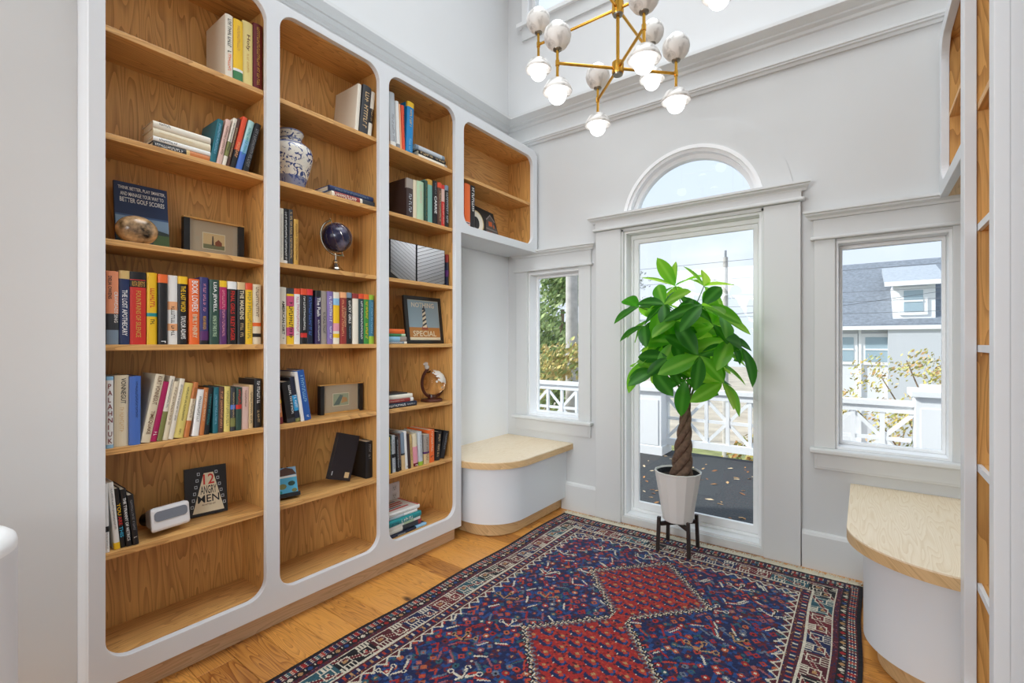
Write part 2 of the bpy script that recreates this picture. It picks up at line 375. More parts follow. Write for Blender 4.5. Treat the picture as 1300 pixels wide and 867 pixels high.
capprof = [(0, 0), (.03, 0), (.034, .012), (.05, .022), (.05, .03), (.062, .034), (.062, .046), (0, .05)]
def cap(par, x0, x1, z, s=1.0, inset=True):
    """moulded cap with returned ends"""
    n = len(capprof); mb = MB(); v = []
    for (p, q) in capprof: v.append((x0 - p * .75 * s, YW - p * s, z + q * s))
    for (p, q) in capprof: v.append((x1 + p * .75 * s, YW - p * s, z + q * s))
    mb.add(v, [tuple(range(n)), tuple(range(2 * n - 1, n - 1, -1))] + [(i, i + n, (i + 1) % n + n, (i + 1) % n) for i in range(n)])
    return mb.build('cap_moulding', trim_paint, par, recalc=True)
def window(idx, wn, out, label, shade):
    r = empty('window_%d' % idx, ((wn[0] + wn[1]) / 2, YW, wn[2])); tag(r, label, kind='structure'); inv = Matrix.Translation(-Vector(r.location))
    def fin(o): o.matrix_parent_inverse = inv; return o
    x0, x1, z0, z1 = wn
    fin(MB().box(out[0], x0, YW - .02, YW, z0, z1 + .012).build('casing_board', trim_paint, r, bevel=.003))
    fin(MB().box(x1, out[1], YW - .02, YW, z0, z1 + .012).build('casing_board', trim_paint, r, bevel=.003))
    fin(MB().box(out[0] - .004, out[1] + .004, YW - .022, YW, z1 + .03, 1.925).build('header_board', trim_paint, r, bevel=.003))
    fin(MB().box(out[0] - .018, out[1] + .018, YW - .036, YW, z1 + .012, z1 + .03).build('ledge', trim_paint, r, bevel=.005))
    fin(cap(r, out[0] - .004, out[1] + .004, 1.925))
    fin(MB().box(out[0] - .02, out[1] + .02, YW - .06, YW, z0 - .028, z0).build('sill', trim_paint, r, bevel=.008))
    fin(MB().box(out[0], out[1], YW - .02, YW, z0 - .118, z0 - .028).build('apron', trim_paint, r, bevel=.004))
    fin(MB().box(out[0] + .012, out[1] - .012, YW - .024, YW - .02, z0 - .106, z0 - .03).build('apron_panel', trim_paint, r, bevel=.002))
    # white jamb liner and sash
    t = .012
    fin(plate(rect(wn), [rect((x0 + t, x1 - t, z0 + t, z1 - t))], XZ, YW + .002, YW + .138).build('jamb', white_trim, r, recalc=True))
    fin(plate(rect((x0 + t, x1 - t, z0 + t, z1 - t)), [rect((x0 + t + .016, x1 - t - .016, z0 + t + .018, z1 - t - .02))], XZ, YW + .095, YW + .125).build('sash', white_trim, r, recalc=True, bevel=.004))
    fin(MB().box(x0 + t + .015, x1 - t - .015, YW + .108, YW + .112, z0 + t + .017, z1 - t - .019).build('glass_pane', GLASS, r))
    return r
window(1, LWN, (-.215, .452), 'narrow window above the bench beside the long bookcase', 0)
window(2, RWN, (1.822, 2.482), 'window beside the narrow bookcase', 0)

d = empty('door_1', (MXC, YW, 0)); tag(d, 'tall glazed door behind the potted tree', kind='structure'); dinv = Matrix.Translation(-Vector(d.location))
def dfin(o): o.matrix_parent_inverse = dinv; return o
dfin(MB().box(.50, .69, YW - .03, YW, 0, 2.04).build('casing_board', trim_paint, d, bevel=.003))
dfin(MB().box(1.575, 1.76, YW - .03, YW, 0, 2.04).build('casing_board', trim_paint, d, bevel=.003))
dfin(MB().box(.69, 1.575, YW - .018, YW, 0, .05).build('kick_board', trim_paint, d, bevel=.003))
for a, b in ((.69, .705), (1.562, 1.575)): dfin(MB().box(a, b, YW - .018, YW, .05, 2.035).build('casing_bead', trim_paint, d))
dfin(MB().box(.69, 1.575, YW - .018, YW, 2.02, 2.04).build('casing_bead', trim_paint, d))
dfin(MB().box(.496, 1.764, YW - .034, YW, 2.062, 2.10).build('header_board', trim_paint, d, bevel=.003))
dfin(MB().box(.48, 1.78, YW - .048, YW, 2.042, 2.062).build('ledge', trim_paint, d, bevel=.006))
dfin(cap(d, .496, 1.764, 2.098, 1.05))
t = .014
dfin(plate(rect(DR), [rect((DR[0] + t, DR[1] - t, DR[2] + t, DR[3] - t))], XZ, YW + .002, YW + .138).build('jamb', white_trim, d, recalc=True))
a = (DR[0] + t, DR[1] - t, DR[2] + t, DR[3] - t)
dfin(plate(rect(a), [rect((a[0] + .02, a[1] - .02, a[2] + .02, a[3] - .03))], XZ, YW + .08, YW + .125).build('frame', white_trim, d, recalc=True, bevel=.004))
b2 = (a[0] + .02, a[1] - .02, a[2] + .02, a[3] - .03)
gl = (b2[0] + .035, b2[1] - .028, b2[2] + .05, b2[3] - .03)
dfin(plate(rect(b2), [rect(gl)], XZ, YW + .09, YW + .118).build('sash', white_trim, d, recalc=True, bevel=.004))
dfin(MB().box(gl[0] - .001, gl[1] + .001, YW + .102, YW + .106, gl[2] - .001, gl[3] + .001).build('glass_pane', GLASS, d))
dfin(MB().tube([(1.517, YW + .06, .98), (1.517, YW + .05, .95), (1.517, YW + .055, .91), (1.522, YW + .065, .90)], .004, 6).build('latch', white_trim, d, smooth=True))

# arched light above the door
w3 = empty('window_3', (MXC, YW, 2.07)); tag(w3, 'half round window above the glazed door', kind='structure'); ainv = Matrix.Translation(-Vector(w3.location))
def arc_band(r0, r1, y0, y1, name, mat, z0=2.10):
    o = arch_pts(MXC, 2.07, r1, z0); i = arch_pts(MXC, 2.07, r0, z0)
    pts = o + i[::-1]
    m = MB(); n = len(o); v = [(p[0], y0, p[1]) for p in o] + [(p[0], y0, p[1]) for p in i] + [(p[0], y1, p[1]) for p in o] + [(p[0], y1, p[1]) for p in i]; f = []
    for k in range(n - 1):
        f += [(k, k + 1, n + k + 1, n + k), (2 * n + k, 3 * n + k, 3 * n + k + 1, 2 * n + k + 1), (k, 2 * n + k, 2 * n + k + 1, k + 1), (n + k, n + k + 1, 3 * n + k + 1, 3 * n + k)]
    m.add(v, f); q = m.build(name, mat, w3, smooth=True, recalc=True); q.matrix_parent_inverse = ainv; return q
arc_band(.437, .59, YW - .008, YW, 'arch_casing', wall_paint)
arc_band(.40, .425, YW + .002, YW + .138, 'jamb', white_trim)
arc_band(.418, .44, YW - .014, YW + .002, 'arch_bead', white_trim)
arc_band(.372, .402, YW + .05, YW + .1, 'sash', white_trim)
pn = arch_pts(MXC, 2.07, .375, 2.09)
q = MB().prism(pn, XZ, YW + .07, YW + .074).build('glass_pane', GLASS, w3, recalc=True); q.matrix_parent_inverse = ainv
q = MB().box(MXC - .42, MXC + .42, YW + .002, YW + .138, 2.10, 2.12).build('sill', white_trim, w3); q.matrix_parent_inverse = ainv

# clerestory
w4 = empty('window_4', (MXC, YW, CL[2])); tag(w4, 'wide clerestory window above the crown moulding', kind='structure'); cinv = Matrix.Translation(-Vector(w4.location))
def cfin(o): o.matrix_parent_inverse = cinv; return o
cfin(plate(rect((CL[0] - .06, CL[1] + .06, CL[2] - .02, CL[3] + .06)), [rect(CL)], XZ, YW - .016, YW).build('casing', white_trim, w4, recalc=True))
cfin(MB().box(CL[0] - .1, CL[1] + .1, YW - .04, YW, CL[2] - .05, CL[2] - .02).build('sill', white_trim, w4))
cfin(MB().box(CL[0] - .06, CL[1] + .06, YW - .016, YW, CL[2] - .16, CL[2] - .05).build('apron', trim_paint, w4))
for k in range(4):
    xa = CL[0] + (CL[1] - CL[0]) * k / 4; xb = CL[0] + (CL[1] - CL[0]) * (k + 1) / 4
    cfin(plate(rect((xa, xb, CL[2], CL[3])), [rect((xa + .03, xb - .03, CL[2] + .035, CL[3] - .035))], XZ, YW + .04, YW + .09).build('sash', white_trim, w4, recalc=True))
    cfin(MB().box(xa + .03, xb - .03, YW + .06, YW + .064, CL[2] + .034, CL[3] - .034).build('glass_pane', GLASS, w4))

# ------------------------------------------------------------------ built-in bookcases
SH = [.528, .885, 1.243, 1.606, 1.968, 2.335]
BAYS = [(.4535, .986), (1.0435, 1.572), (1.6335, 2.1486)]
XBK = -.25
bc = empty('built_in_bookcase', (0, .409, 0)); tag(bc, 'long white fronted oak bookcase with rounded openings along the wall', 'bookcase')
binv = Matrix.Translation(-Vector(bc.location))
def bfin(o): o.matrix_parent_inverse = binv; return o
holes = [rrect(a, b, .168, 2.70, .075) for a, b in BAYS] + [rrect(2.2246, 3.008, 2.003, 2.675, .07)]
outer = [(.409, .09), (2.20, .09), (2.20, 1.948), (3.05, 1.948), (3.066, 1.964), (3.066, 2.70), (3.03, 2.735), (.409, 2.735)]
bfin(plate(outer, holes, YZ, -.028, 0).build('face_frame', case_white, bc, recalc=True, bevel=.002))
bfin(MB().box(-.305, -.028, .409, .429, 0, 2.735).build('side_panel', case_white, bc))
bfin(MB().box(-.305, -.028, 2.18, 2.20, .09, 1.948).build('side_panel', case_white, bc))
bfin(MB().box(-.305, -.028, 3.046, 3.066, 1.948, 2.735).build('side_panel', case_white, bc))
bfin(MB().box(-.305, -.028, .429, 3.046, 2.715, 2.735).build('top_panel', case_white, bc))
bfin(MB().box(-.305, -.028, 2.20, 3.046, 1.948, 1.968).build('bottom_panel', case_white, bc))
bfin(MB().box(-.30, -.05, .43, 2.19, 0, .09).build('toe_kick', wood('oak_kick', 'Y', '#d9b894', '#b3906a', 1.8), bc))
for (a, b) in BAYS:
    bfin(MB().box(XBK - .015, XBK, a - .02, b + .02, .15, 2.715).build('back_panel', oak_v, bc))
    bfin(MB().box(XBK, -.028, a - .03, a - .012, .168, 2.715).build('side_lining', oak_v, bc))
    bfin(MB().box(XBK, -.028, b + .012, b + .03, .168, 2.715).build('side_lining', oak_v, bc))
    bfin(MB().box(XBK, -.028, a - .012, b + .012, 2.697, 2.714).build('top_lining', oak_h, bc))
    bfin(MB().box(XBK, -.028, a - .012, b + .012, .148, .17).build('bottom_board', oak_h, bc))
    for z in SH: bfin(MB().box(XBK, -.03, a - .012, b + .012, z - .021, z).build('shelf', oak_h, bc, bevel=.0015))
a, b = 2.2246, 3.008
bfin(MB().box(XBK - .015, XBK, a - .02, b + .02, 1.975, 2.714).build('back_panel', oak_h, bc))
bfin(MB().box(XBK, -.028, a - .03, a - .012, 2.003, 2.714).build('side_lining', oak_v, bc))
bfin(MB().box(XBK, -.028, b + .012, b + .03, 2.003, 2.714).build('side_lining', oak_v, bc))
bfin(MB().box(XBK, -.028, a - .012, b + .012, 2.673, 2.69).build('top_lining', oak_h, bc))
bfin(MB().box(XBK, -.028, a - .012, b + .012, 1.985, 2.003).build('bottom_board', oak_h, bc))
bfin(MB().box(XBK, -.03, a - .012, b + .012, 2.312, 2.333).build('shelf', oak_h, bc, bevel=.0015))

rb = empty('built_in_bookcase', (2.30, 2.04, 0)); tag(rb, 'narrow white fronted oak bookcase at the end of the curved bench', 'bookcase')
rinv = Matrix.Translation(-Vector(rb.location))
def rfin(o): o.matrix_parent_inverse = rinv; return o
X0 = 2.285; XB = 2.60
rfin(plate([(1.56, .09), (2.03, .09), (2.03, 2.735), (1.56, 2.735)], [rrect(1.61, 1.965, .168, 2.70, .075)], YZ, X0, X0 + .028).build('face_frame', case_white, rb, recalc=True, bevel=.002))
rfin(MB().box(X0 + .028, XB + .02, 1.56, 1.58, 0, 2.735).build('side_panel', case_white, rb))
rfin(MB().box(X0 + .028, XB + .02, 2.01, 2.03, 0, 2.735).build('side_panel', case_white, rb))
rfin(MB().box(XB, XB + .015, 1.58, 2.01, .09, 2.73).build('back_panel', oak_v, rb))
rfin(MB().box(X0 + .028, XB, 1.975, 1.99, .168, 2.72).build('side_lining', oak_v, rb))
rfin(MB().box(X0 + .028, XB, 1.585, 1.60, .168, 2.72).build('side_lining', oak_v, rb))
rfin(MB().box(X0 + .028, XB, 1.60, 1.975, 2.70, 2.72).build('top_lining', oak_h, rb))
rfin(MB().box(X0 + .028, XB, 1.60, 1.975, .148, .168).build('bottom_board', oak_h, rb))
rfin(MB().box(X0 + .07, XB, 1.56, 2.03, 0, .09).build('toe_kick', MATS['oak_kick'], rb))
for z in SH:
    s = rfin(MB().box(X0 + .04, XB, 1.60, 1.975, z - .021, z).build('shelf', oak_h, rb))
    rfin(MB().box(X0 + .03, X0 + .04, 1.60, 1.975, z - .021, z).build('shelf_lip', case_white if z < 1.9 else oak_h, rb))
# its upper box reaching over the bench
XU = 2.335
rfin(plate([(2.03, 1.948), (3.05, 1.948), (3.066, 1.97), (3.066, 2.70), (3.03, 2.735), (2.03, 2.735)], [rrect(2.09, 3.008, 2.003, 2.675, .1)], YZ, XU, XU + .03).build('upper_face_frame', case_white, rb, recalc=True, bevel=.002))
rfin(MB().box(XU + .03, XB + .02, 3.046, 3.066, 1.948, 2.735).build('upper_side_panel', case_white, rb))
rfin(MB().box(XU + .03, XB + .02, 2.03, 3.046, 1.95, 1.968).build('upper_bottom_panel', oak_edge, rb))
rfin(MB().box(XU + .03, XB + .02, 2.03, 3.046, 2.715, 2.735).build('upper_top_panel', case_white, rb))
rfin(MB().box(XB, XB + .015, 2.03, 3.046, 1.968, 2.715).build('upper_back_panel', oak_h, rb))
rfin(MB().box(XU + .03, XB, 3.012, 3.03, 1.985, 2.714).build('upper_side_lining', oak_v, rb))
rfin(MB().box(XU + .03, XB, 2.03, 3.012, 1.985, 2.0).build('upper_bottom_board', oak_h, rb))
rfin(MB().box(XU + .03, XB, 2.03, 3.012, 2.68, 2.697).build('upper_top_lining', oak_h, rb))
rfin(MB().box(XU + .03, XB, 2.03, 3.012, 2.312, 2.333).build('upper_shelf', oak_h, rb))

# ------------------------------------------------------------------ benches
def bench(side, y0, ym, xe, label):
    """side -1: against the left wall, +1: against the right wall"""
    xw = XL if side < 0 else XRW
    ex = abs(xe - xw)
    b = empty('window_bench', (xw, YW, 0)); tag(b, label, 'bench', 'curved benches under the windows'); inv = Matrix.Translation(-Vector(b.location))
    def sh(ins, r):
        p = rrect(0, ex - ins, y0 + ins, YW - .003, [0, max(r - ins, .05), 0, 0], 16)
        return [((xw + q[0]) if side < 0 else (xw - q[0]), q[1]) for q in p]
    def mk(ins, z0, z1, nm, m, rr=.3, bev=0):
        o = MB().prism(sh(ins, rr), XY, z0, z1).build(nm, m, b, smooth=True, recalc=True, angle=30, bevel=bev); o.matrix_parent_inverse = inv; return o
    mk(.10, .003, .09, 'toe_kick', oak_edge, .32)
    mk(.055, .09, .455, 'bench_body', case_white, .32)
    mk(0.0, .455, .494, 'edge_board', oak_edge, .32)
    mk(.0005, .494, .5, 'seat_board', oak_bench, .32)
bench(-1, 2.215, 0, .30, 'curved white bench with oak seat beside the long bookcase')
bench(1, 2.06, 0, 1.985, 'curved white bench with oak seat beside the narrow bookcase')

# ------------------------------------------------------------------ rug
def make_rug():
    x0, x1, y0, y1 = .285, 2.035, .36, 2.985
    cs = .005; nu = int((x1 - x0) / cs); nv = int((y1 - y0) / cs)
    rng = np.random.default_rng(7); rd = random.Random(11)
    u = (np.arange(nu) + .5) * cs; v = (np.arange(nv) + .5) * cs
    Wd, Ln = nu * cs, nv * cs
    U, V = np.meshgrid(u, v)                       # [nv, nu]
    pal = {k: np.array(hexc(h)[:3]) for k, h in dict(navy='#192450', blue='#22457f', dark='#17151d', red='#a32624', brick='#b4402e', maroon='#561d26',
           cream='#d8cfba', tan='#b58a5c', teal='#2f5a66', rose='#9a5a62', grey='#6d7484', orange='#b8603c', plum='#43294a', wine='#70232b').items()}
    img = np.zeros((nv, nu, 3)); img[:] = pal['navy']
    mott = rng.random((nv // 3 + 1, nu // 3 + 1)).repeat(3, 0).repeat(3, 1)[:nv, :nu]
    img[mott > .72] = pal['blue']; img[mott > .93] = pal['plum']; img[mott < .16] = pal['maroon']; img[mott < .035] = pal['teal']
    def seg(a, b, w, c):
        ax, ay = a; bx, by = b; L2 = (bx - ax) ** 2 + (by - ay) ** 2 + 1e-9
        i0 = max(int((min(ay, by) - w) / cs), 0); i1 = min(int((max(ay, by) + w) / cs) + 2, nv); j0 = max(int((min(ax, bx) - w) / cs), 0); j1 = min(int((max(ax, bx) + w) / cs) + 2, nu)
        if i1 <= i0 or j1 <= j0: return
        uu, vv = U[i0:i1, j0:j1], V[i0:i1, j0:j1]
        t = np.clip(((uu - ax) * (bx - ax) + (vv - ay) * (by - ay)) / L2, 0, 1)
        m = np.hypot(uu - ax - t * (bx - ax), vv - ay - t * (by - ay)) < w
        img[i0:i1, j0:j1][m] = pal[c]
    def disc(c, r, col): seg(c, (c[0] + 1e-4, c[1]), r, col)
    def diam(c, r, col):
        i0 = max(int((c[1] - r) / cs), 0); i1 = min(int((c[1] + r) / cs) + 2, nv); j0 = max(int((c[0] - r) / cs), 0); j1 = min(int((c[0] + r) / cs) + 2, nu)
        m = (abs(U[i0:i1, j0:j1] - c[0]) + abs(V[i0:i1, j0:j1] - c[1])) < r; img[i0:i1, j0:j1][m] = pal[col]
    # small filling motifs of the field, on a loose lattice
    gy = .27
    k = 0
    while gy < Ln - .25:
        gx = .27 + (.03 if k % 2 else 0)
        while gx < Wd - .26:
            px, py = gx + rd.uniform(-.012, .012), gy + rd.uniform(-.012, .012); c = rd.choice(('red', 'brick', 'red', 'rose', 'teal', 'orange', 'plum', 'red', 'wine', 'brick', 'grey'))
            t = rd.random()
            if t < .38:
                diam((px, py), .0165, c); diam((px, py), .007, rd.choice(('cream', 'navy', 'orange', 'blue')))
            elif t < .62:
                a = rd.choice((.5, 1.07, 2.07, 2.6)); L = .024; seg((px - L * math.cos(a), py - L * math.sin(a)), (px + L * math.cos(a), py + L * math.sin(a)), .0045, rd.choice(('cream', 'red', 'brick', 'blue', 'rose', 'grey')))
                if rd.random() < .5: seg((px - L * math.cos(a) + .014, py - L * math.sin(a)), (px + L * math.cos(a) + .014, py + L * math.sin(a)), .0035, rd.choice(('red', 'teal', 'cream')))
            elif t < .85:
                disc((px, py), .014, c); disc((px, py), .0055, rd.choice(('cream', 'tan', 'dark')))
            else:
                seg((px - .015, py - .012), (px, py + .012), .0045, c); seg((px, py + .012), (px + .015, py - .012), .0045, c)
            gx += .045
        gy += .039; k += 1
    # branching three-flower motifs
    def sprig(c, s, a, col, heart):
        ca, sa = math.cos(a), math.sin(a); rot = lambda p: (c[0] + s * (p[0] * ca - p[1] * sa), c[1] + s * (p[0] * sa + p[1] * ca))
        for e in ((-.045, .05), (.03, .06), (.075, .01)):
            seg(rot((0, 0)), rot(e), .0038, col); disc(rot(e), .0145 * s, col); disc(rot(e), .0085 * s, heart)
        seg(rot((.006, 0)), rot((.034, .05)), .0026, heart)
    cx = Wd / 2
    for (sx, sy) in ((-.44, .32), (-.36, .6), (-.5, .78), (-.3, .93), (-.46, 1.1), (-.34, 1.27), (-.5, 1.43), (-.33, 1.6), (-.44, 1.78), (-.3, 1.95), (-.5, 2.05), (-.36, 2.2), (-.12, 2.28), (-.52, 2.3), (-.2, .3)):
        for m in (-1, 1):
            sprig((cx + m * sx * 1.06 + rd.uniform(-.02, .02), sy + rd.uniform(-.03, .03)), rd.uniform(.7, .95), rd.uniform(-.4, .4) + (0 if m < 0 else .6), rd.choice(('cream', 'cream', 'tan', 'cream')), rd.choice(('navy', 'red', 'dark')))
    # three linked medallions
    cys = [2.315 - y0, 1.68 - y0, 1.045 - y0]; hx, hy = .292, .326
    dall = np.array([np.abs(U - cx) / hx + np.abs(V - c) / hy for c in cys]); dmed = dall.min(0); ci = np.array(cys)[dall.argmin(0)]; tt = np.abs(U - cx) - np.abs(V - ci)
    neck = (np.abs(U - cx) < .035) & (V > cys[2] - .1) & (V < cys[0] + .1)
    stepn = .05 * (2 * np.abs(2 * np.mod(tt / .036, 1) - 1) - 1)
    dd = dmed + stepn
    img[(dd < 1.12)] = pal['dark']; img[(dd < 1.075)] = pal['cream']; img[(dd < 1.045)] = pal['dark']; img[(dd < 1.03)] = pal['tan']; img[(dd < 1.012)] = pal['grey']; img[(dd < .975)] = pal['wine']
    inner = (dmed < .92) | (neck & (dmed < 1.12))
    img[inner] = pal['red']
    mo2 = rng.random((nv // 2 + 1, nu // 2 + 1)).repeat(2, 0).repeat(2, 1)[:nv, :nu]
    img[inner & (mo2 > .75)] = pal['brick']; img[inner & (mo2 < .12)] = pal['maroon']
    gyv = np.mod(V, .066) - .033; row = np.floor(V / .066).astype(int); gxv = np.mod(U + (row % 2) * .035, .07) - .035
    arc = (np.abs(gyv + .012 - 12 * gxv ** 2) < .0105) & (np.abs(gxv) < .028) & (dmed < .93); img[arc] = pal['navy']
    arc2 = (np.abs(gxv - .022) < .005) & (np.abs(gyv) < .016) & (dmed < .93); img[arc2] = pal['blue']
    dot = (np.hypot(gxv, gyv - .014) < .008) & (dmed < .93); img[dot] = pal['tan']
    dot = (np.hypot(gxv + .012, gyv + .02) < .0045) & (dmed < .93); img[dot] = pal['cream']
    dot = (np.hypot(gxv - .01, gyv - .004) < .009) & (dmed < .93); img[dot] = pal['brick']
    # borders by distance from the edge
    dx = np.minimum(U, Wd - U); dy = np.minimum(V, Ln - V); D = np.minimum(dx, dy); S = np.where(dx < dy, V, U)
    # stepped triangles inside the field edge
    tri = D - .252 < (.034 * (1 - np.abs(np.mod(S, .06) - .03) / .03)); fe = (D > .252) & tri
    img[fe] = pal['cream']; tri2 = D - .252 < (.034 * (1 - np.abs(np.mod(S, .06) - .03) / .03) - .012); img[(D > .252) & tri2] = pal['maroon']
    img[(D <= .252)] = pal['cream']
    img[D < .245] = pal['maroon']
    m = (D > .200) & (D < .243); img[m] = pal['maroon']
    mm = rng.random((nv, nu)); img[m & (mm > .8)] = pal['navy']; img[m & (mm < .06)] = pal['tan']
    m2 = (D > .212) & (D < .23); img[m2] = pal['navy']
    img[m2 & (np.mod(S, .03) < .009) & (np.mod(np.floor(S / .03), 3) == 0)] = pal['cream']; img[m2 & (np.mod(S, .03) < .011) & (np.mod(np.floor(S / .03), 3) == 1)] = pal['brick']; img[m2 & (np.mod(S, .03) < .010) & (np.mod(np.floor(S / .03), 3) == 2)] = pal['tan']
    img[(D > .192) & (D < .200)] = pal['cream']
    # main border: hooked medallions on coloured blocks
    mb_ = (D > .107) & (D <= .192); q = (D - .107) / .085; per = .17; ph = np.mod(S, per) / per; blk = np.floor(S / per).astype(int)
    for i, c in enumerate(('maroon', 'navy', 'wine', 'teal', 'dark')): img[mb_ & (blk % 5 == i)] = pal[c]
    dg = np.abs(q - ph); img[mb_ & (np.abs(dg - .10) < .022)] = pal['cream']; img[mb_ & (dg < .08)] = pal['wine']
    saw = np.mod(S, .0155) < .007
    img[mb_ & (ph > .58) & (q < .30) & saw] = pal['cream']; img[mb_ & (ph < .42) & (q > .70) & saw] = pal['cream']
    hk = np.maximum(np.abs(ph - .76) / .14, np.abs(q - .55) / .28); img[mb_ & (hk < 1) & (hk > .8)] = pal['cream']; img[mb_ & (hk < .34)] = pal['cream']; img[mb_ & (hk < .2)] = pal['red']
    hk = np.maximum(np.abs(ph - .24) / .14, np.abs(q - .42) / .28); img[mb_ & (hk < 1) & (hk > .82)] = pal['cream']; img[mb_ & (hk < .36)] = pal['tan']
    img[(D > .099) & (D <= .107)] = pal['cream']
    m = (D <= .099); img[m] = pal['maroon']
    img[m & (mm > .82)] = pal['navy']; img[m & (mm < .06)] = pal['rose']
    m = (D > .052) & (D <= .080); img[m] = pal['dark']; z = np.mod(S, .04); zz = np.floor(S / .04).astype(int)
    for i, c in enumerate(('red', 'cream', 'tan', 'blue')): img[m & (np.hypot(z - .02, D - .066) < .009) & (zz % 4 == i)] = pal[c]
    img[m & (np.hypot(z - .002, D - .060) < .005)] = pal['cream']; img[(D > .048) & (D <= .052)] = pal['tan']
    m = (D > .018) & (D <= .044); img[m] = pal['dark']; st = np.floor(np.mod(S, .12) / .02).astype(int)
    for i, c in enumerate(('red', 'navy', 'wine', 'teal', 'brick', 'navy')): img[m & (st == i)] = pal[c]
    img[m & (np.mod(S, .02) < .0075) & (np.mod(D, .010) < .005)] = pal['cream']
    img[D < .016] = pal['dark']
    img *= (0.58 + .34 * rng.random((nv, nu, 1)))
    wave = lambda x, y: .0022 * math.sin(x * 7.1 + y * 2.3) * math.sin(y * 5.3 - x * 3.1)
    gu = np.linspace(x0, x1, nu + 1); gv = np.linspace(y0, y1, nv + 1); GX, GY = np.meshgrid(gu, gv)
    GZ = .0085 + .0022 * np.sin(GX * 7.1 + GY * 2.3) * np.sin(GY * 5.3 - GX * 3.1) + .0012 * rng.random(GX.shape)
    eg = np.minimum(np.minimum(GX - x0, x1 - GX), np.minimum(GY - y0, y1 - GY)); GX = GX + np.where(eg < .2, .004 * np.sin(GY * 9), 0)
    co = np.stack([GX, GY, GZ], -1).reshape(-1, 3)
    i = np.arange(nv)[:, None] * (nu + 1) + np.arange(nu)[None, :]
    faces = np.stack([i, i + 1, i + nu + 2, i + nu + 1], -1).reshape(-1, 4)
    me = bpy.data.meshes.new('pile'); nf = len(faces)
    me.vertices.add(len(co)); me.vertices.foreach_set('co', co.astype(np.float32).ravel())
    me.loops.add(nf * 4); me.loops.foreach_set('vertex_index', faces.astype(np.int32).ravel())
    me.polygons.add(nf); me.polygons.foreach_set('loop_start', (np.arange(nf) * 4).astype(np.int32)); me.update(calc_edges=True)
    ca = me.attributes.new('knot_colour', 'FLOAT_COLOR', 'FACE')
    col = np.concatenate([img.reshape(-1, 3), np.ones((nf, 1))], 1); ca.data.foreach_set('color', col.astype(np.float32).ravel())
    m = bpy.data.materials.new('knotted_wool'); m.use_nodes = True; n = m.node_tree; b = n.nodes['Principled BSDF']
    at = n.nodes.new('ShaderNodeAttribute'); at.attribute_name = 'knot_colour'; n.links.new(at.outputs['Color'], b.inputs['Base Color'])
    b.inputs['Roughness'].default_value = .85; b.inputs['Specular IOR Level'].default_value = .15; b.inputs['Sheen Weight'].default_value = .1; b.inputs['Sheen Roughness'].default_value = .5
    me.materials.append(m)
    root = empty('area_rug', (1.16, 1.67, 0)); tag(root, 'blue and red knotted rug with diamond medallions on the wooden floor', 'rug')
    inv = Matrix.Translation(-Vector(root.location))
    p = link('pile', me, root); p.matrix_parent_inverse = inv
    o = MB().box(x0 + .006, x1 - .006, y0 + .004, y1 - .004, .0006, .0055).build('backing', pmat('rug_backing', '#2a2228', .9), root); o.matrix_parent_inverse = inv
    fr = MB()
    for k in range(2200):
        xx = x0 + .01 + (x1 - x0 - .02) * rd.random(); L = rd.uniform(.04, .085); a = rd.gauss(0, .45); z = rd.uniform(.002, .010); w = .0019
        yb = y1 - .004; e = (xx + L * math.sin(a), min(yb + L * math.cos(a), YW - .032), .001 + rd.random() * .008); mid = ((xx + e[0]) / 2 + rd.gauss(0, .004), (yb + e[1]) / 2, z + .003)
        fr.add([(xx - w, yb, .004), (xx + w, yb, .004), (mid[0] + w, mid[1], mid[2]), (mid[0] - w, mid[1], mid[2]), (e[0] + w * .7, e[1], e[2]), (e[0] - w * .7, e[1], e[2])], [(0, 1, 2, 3), (3, 2, 4, 5)])
    o = fr.build('fringe', pmat('fringe_wool', '#ded4bd', .9, noise=.2, nscale=6), root); o.matrix_parent_inverse = inv; tag(o, kind='stuff')
make_rug()

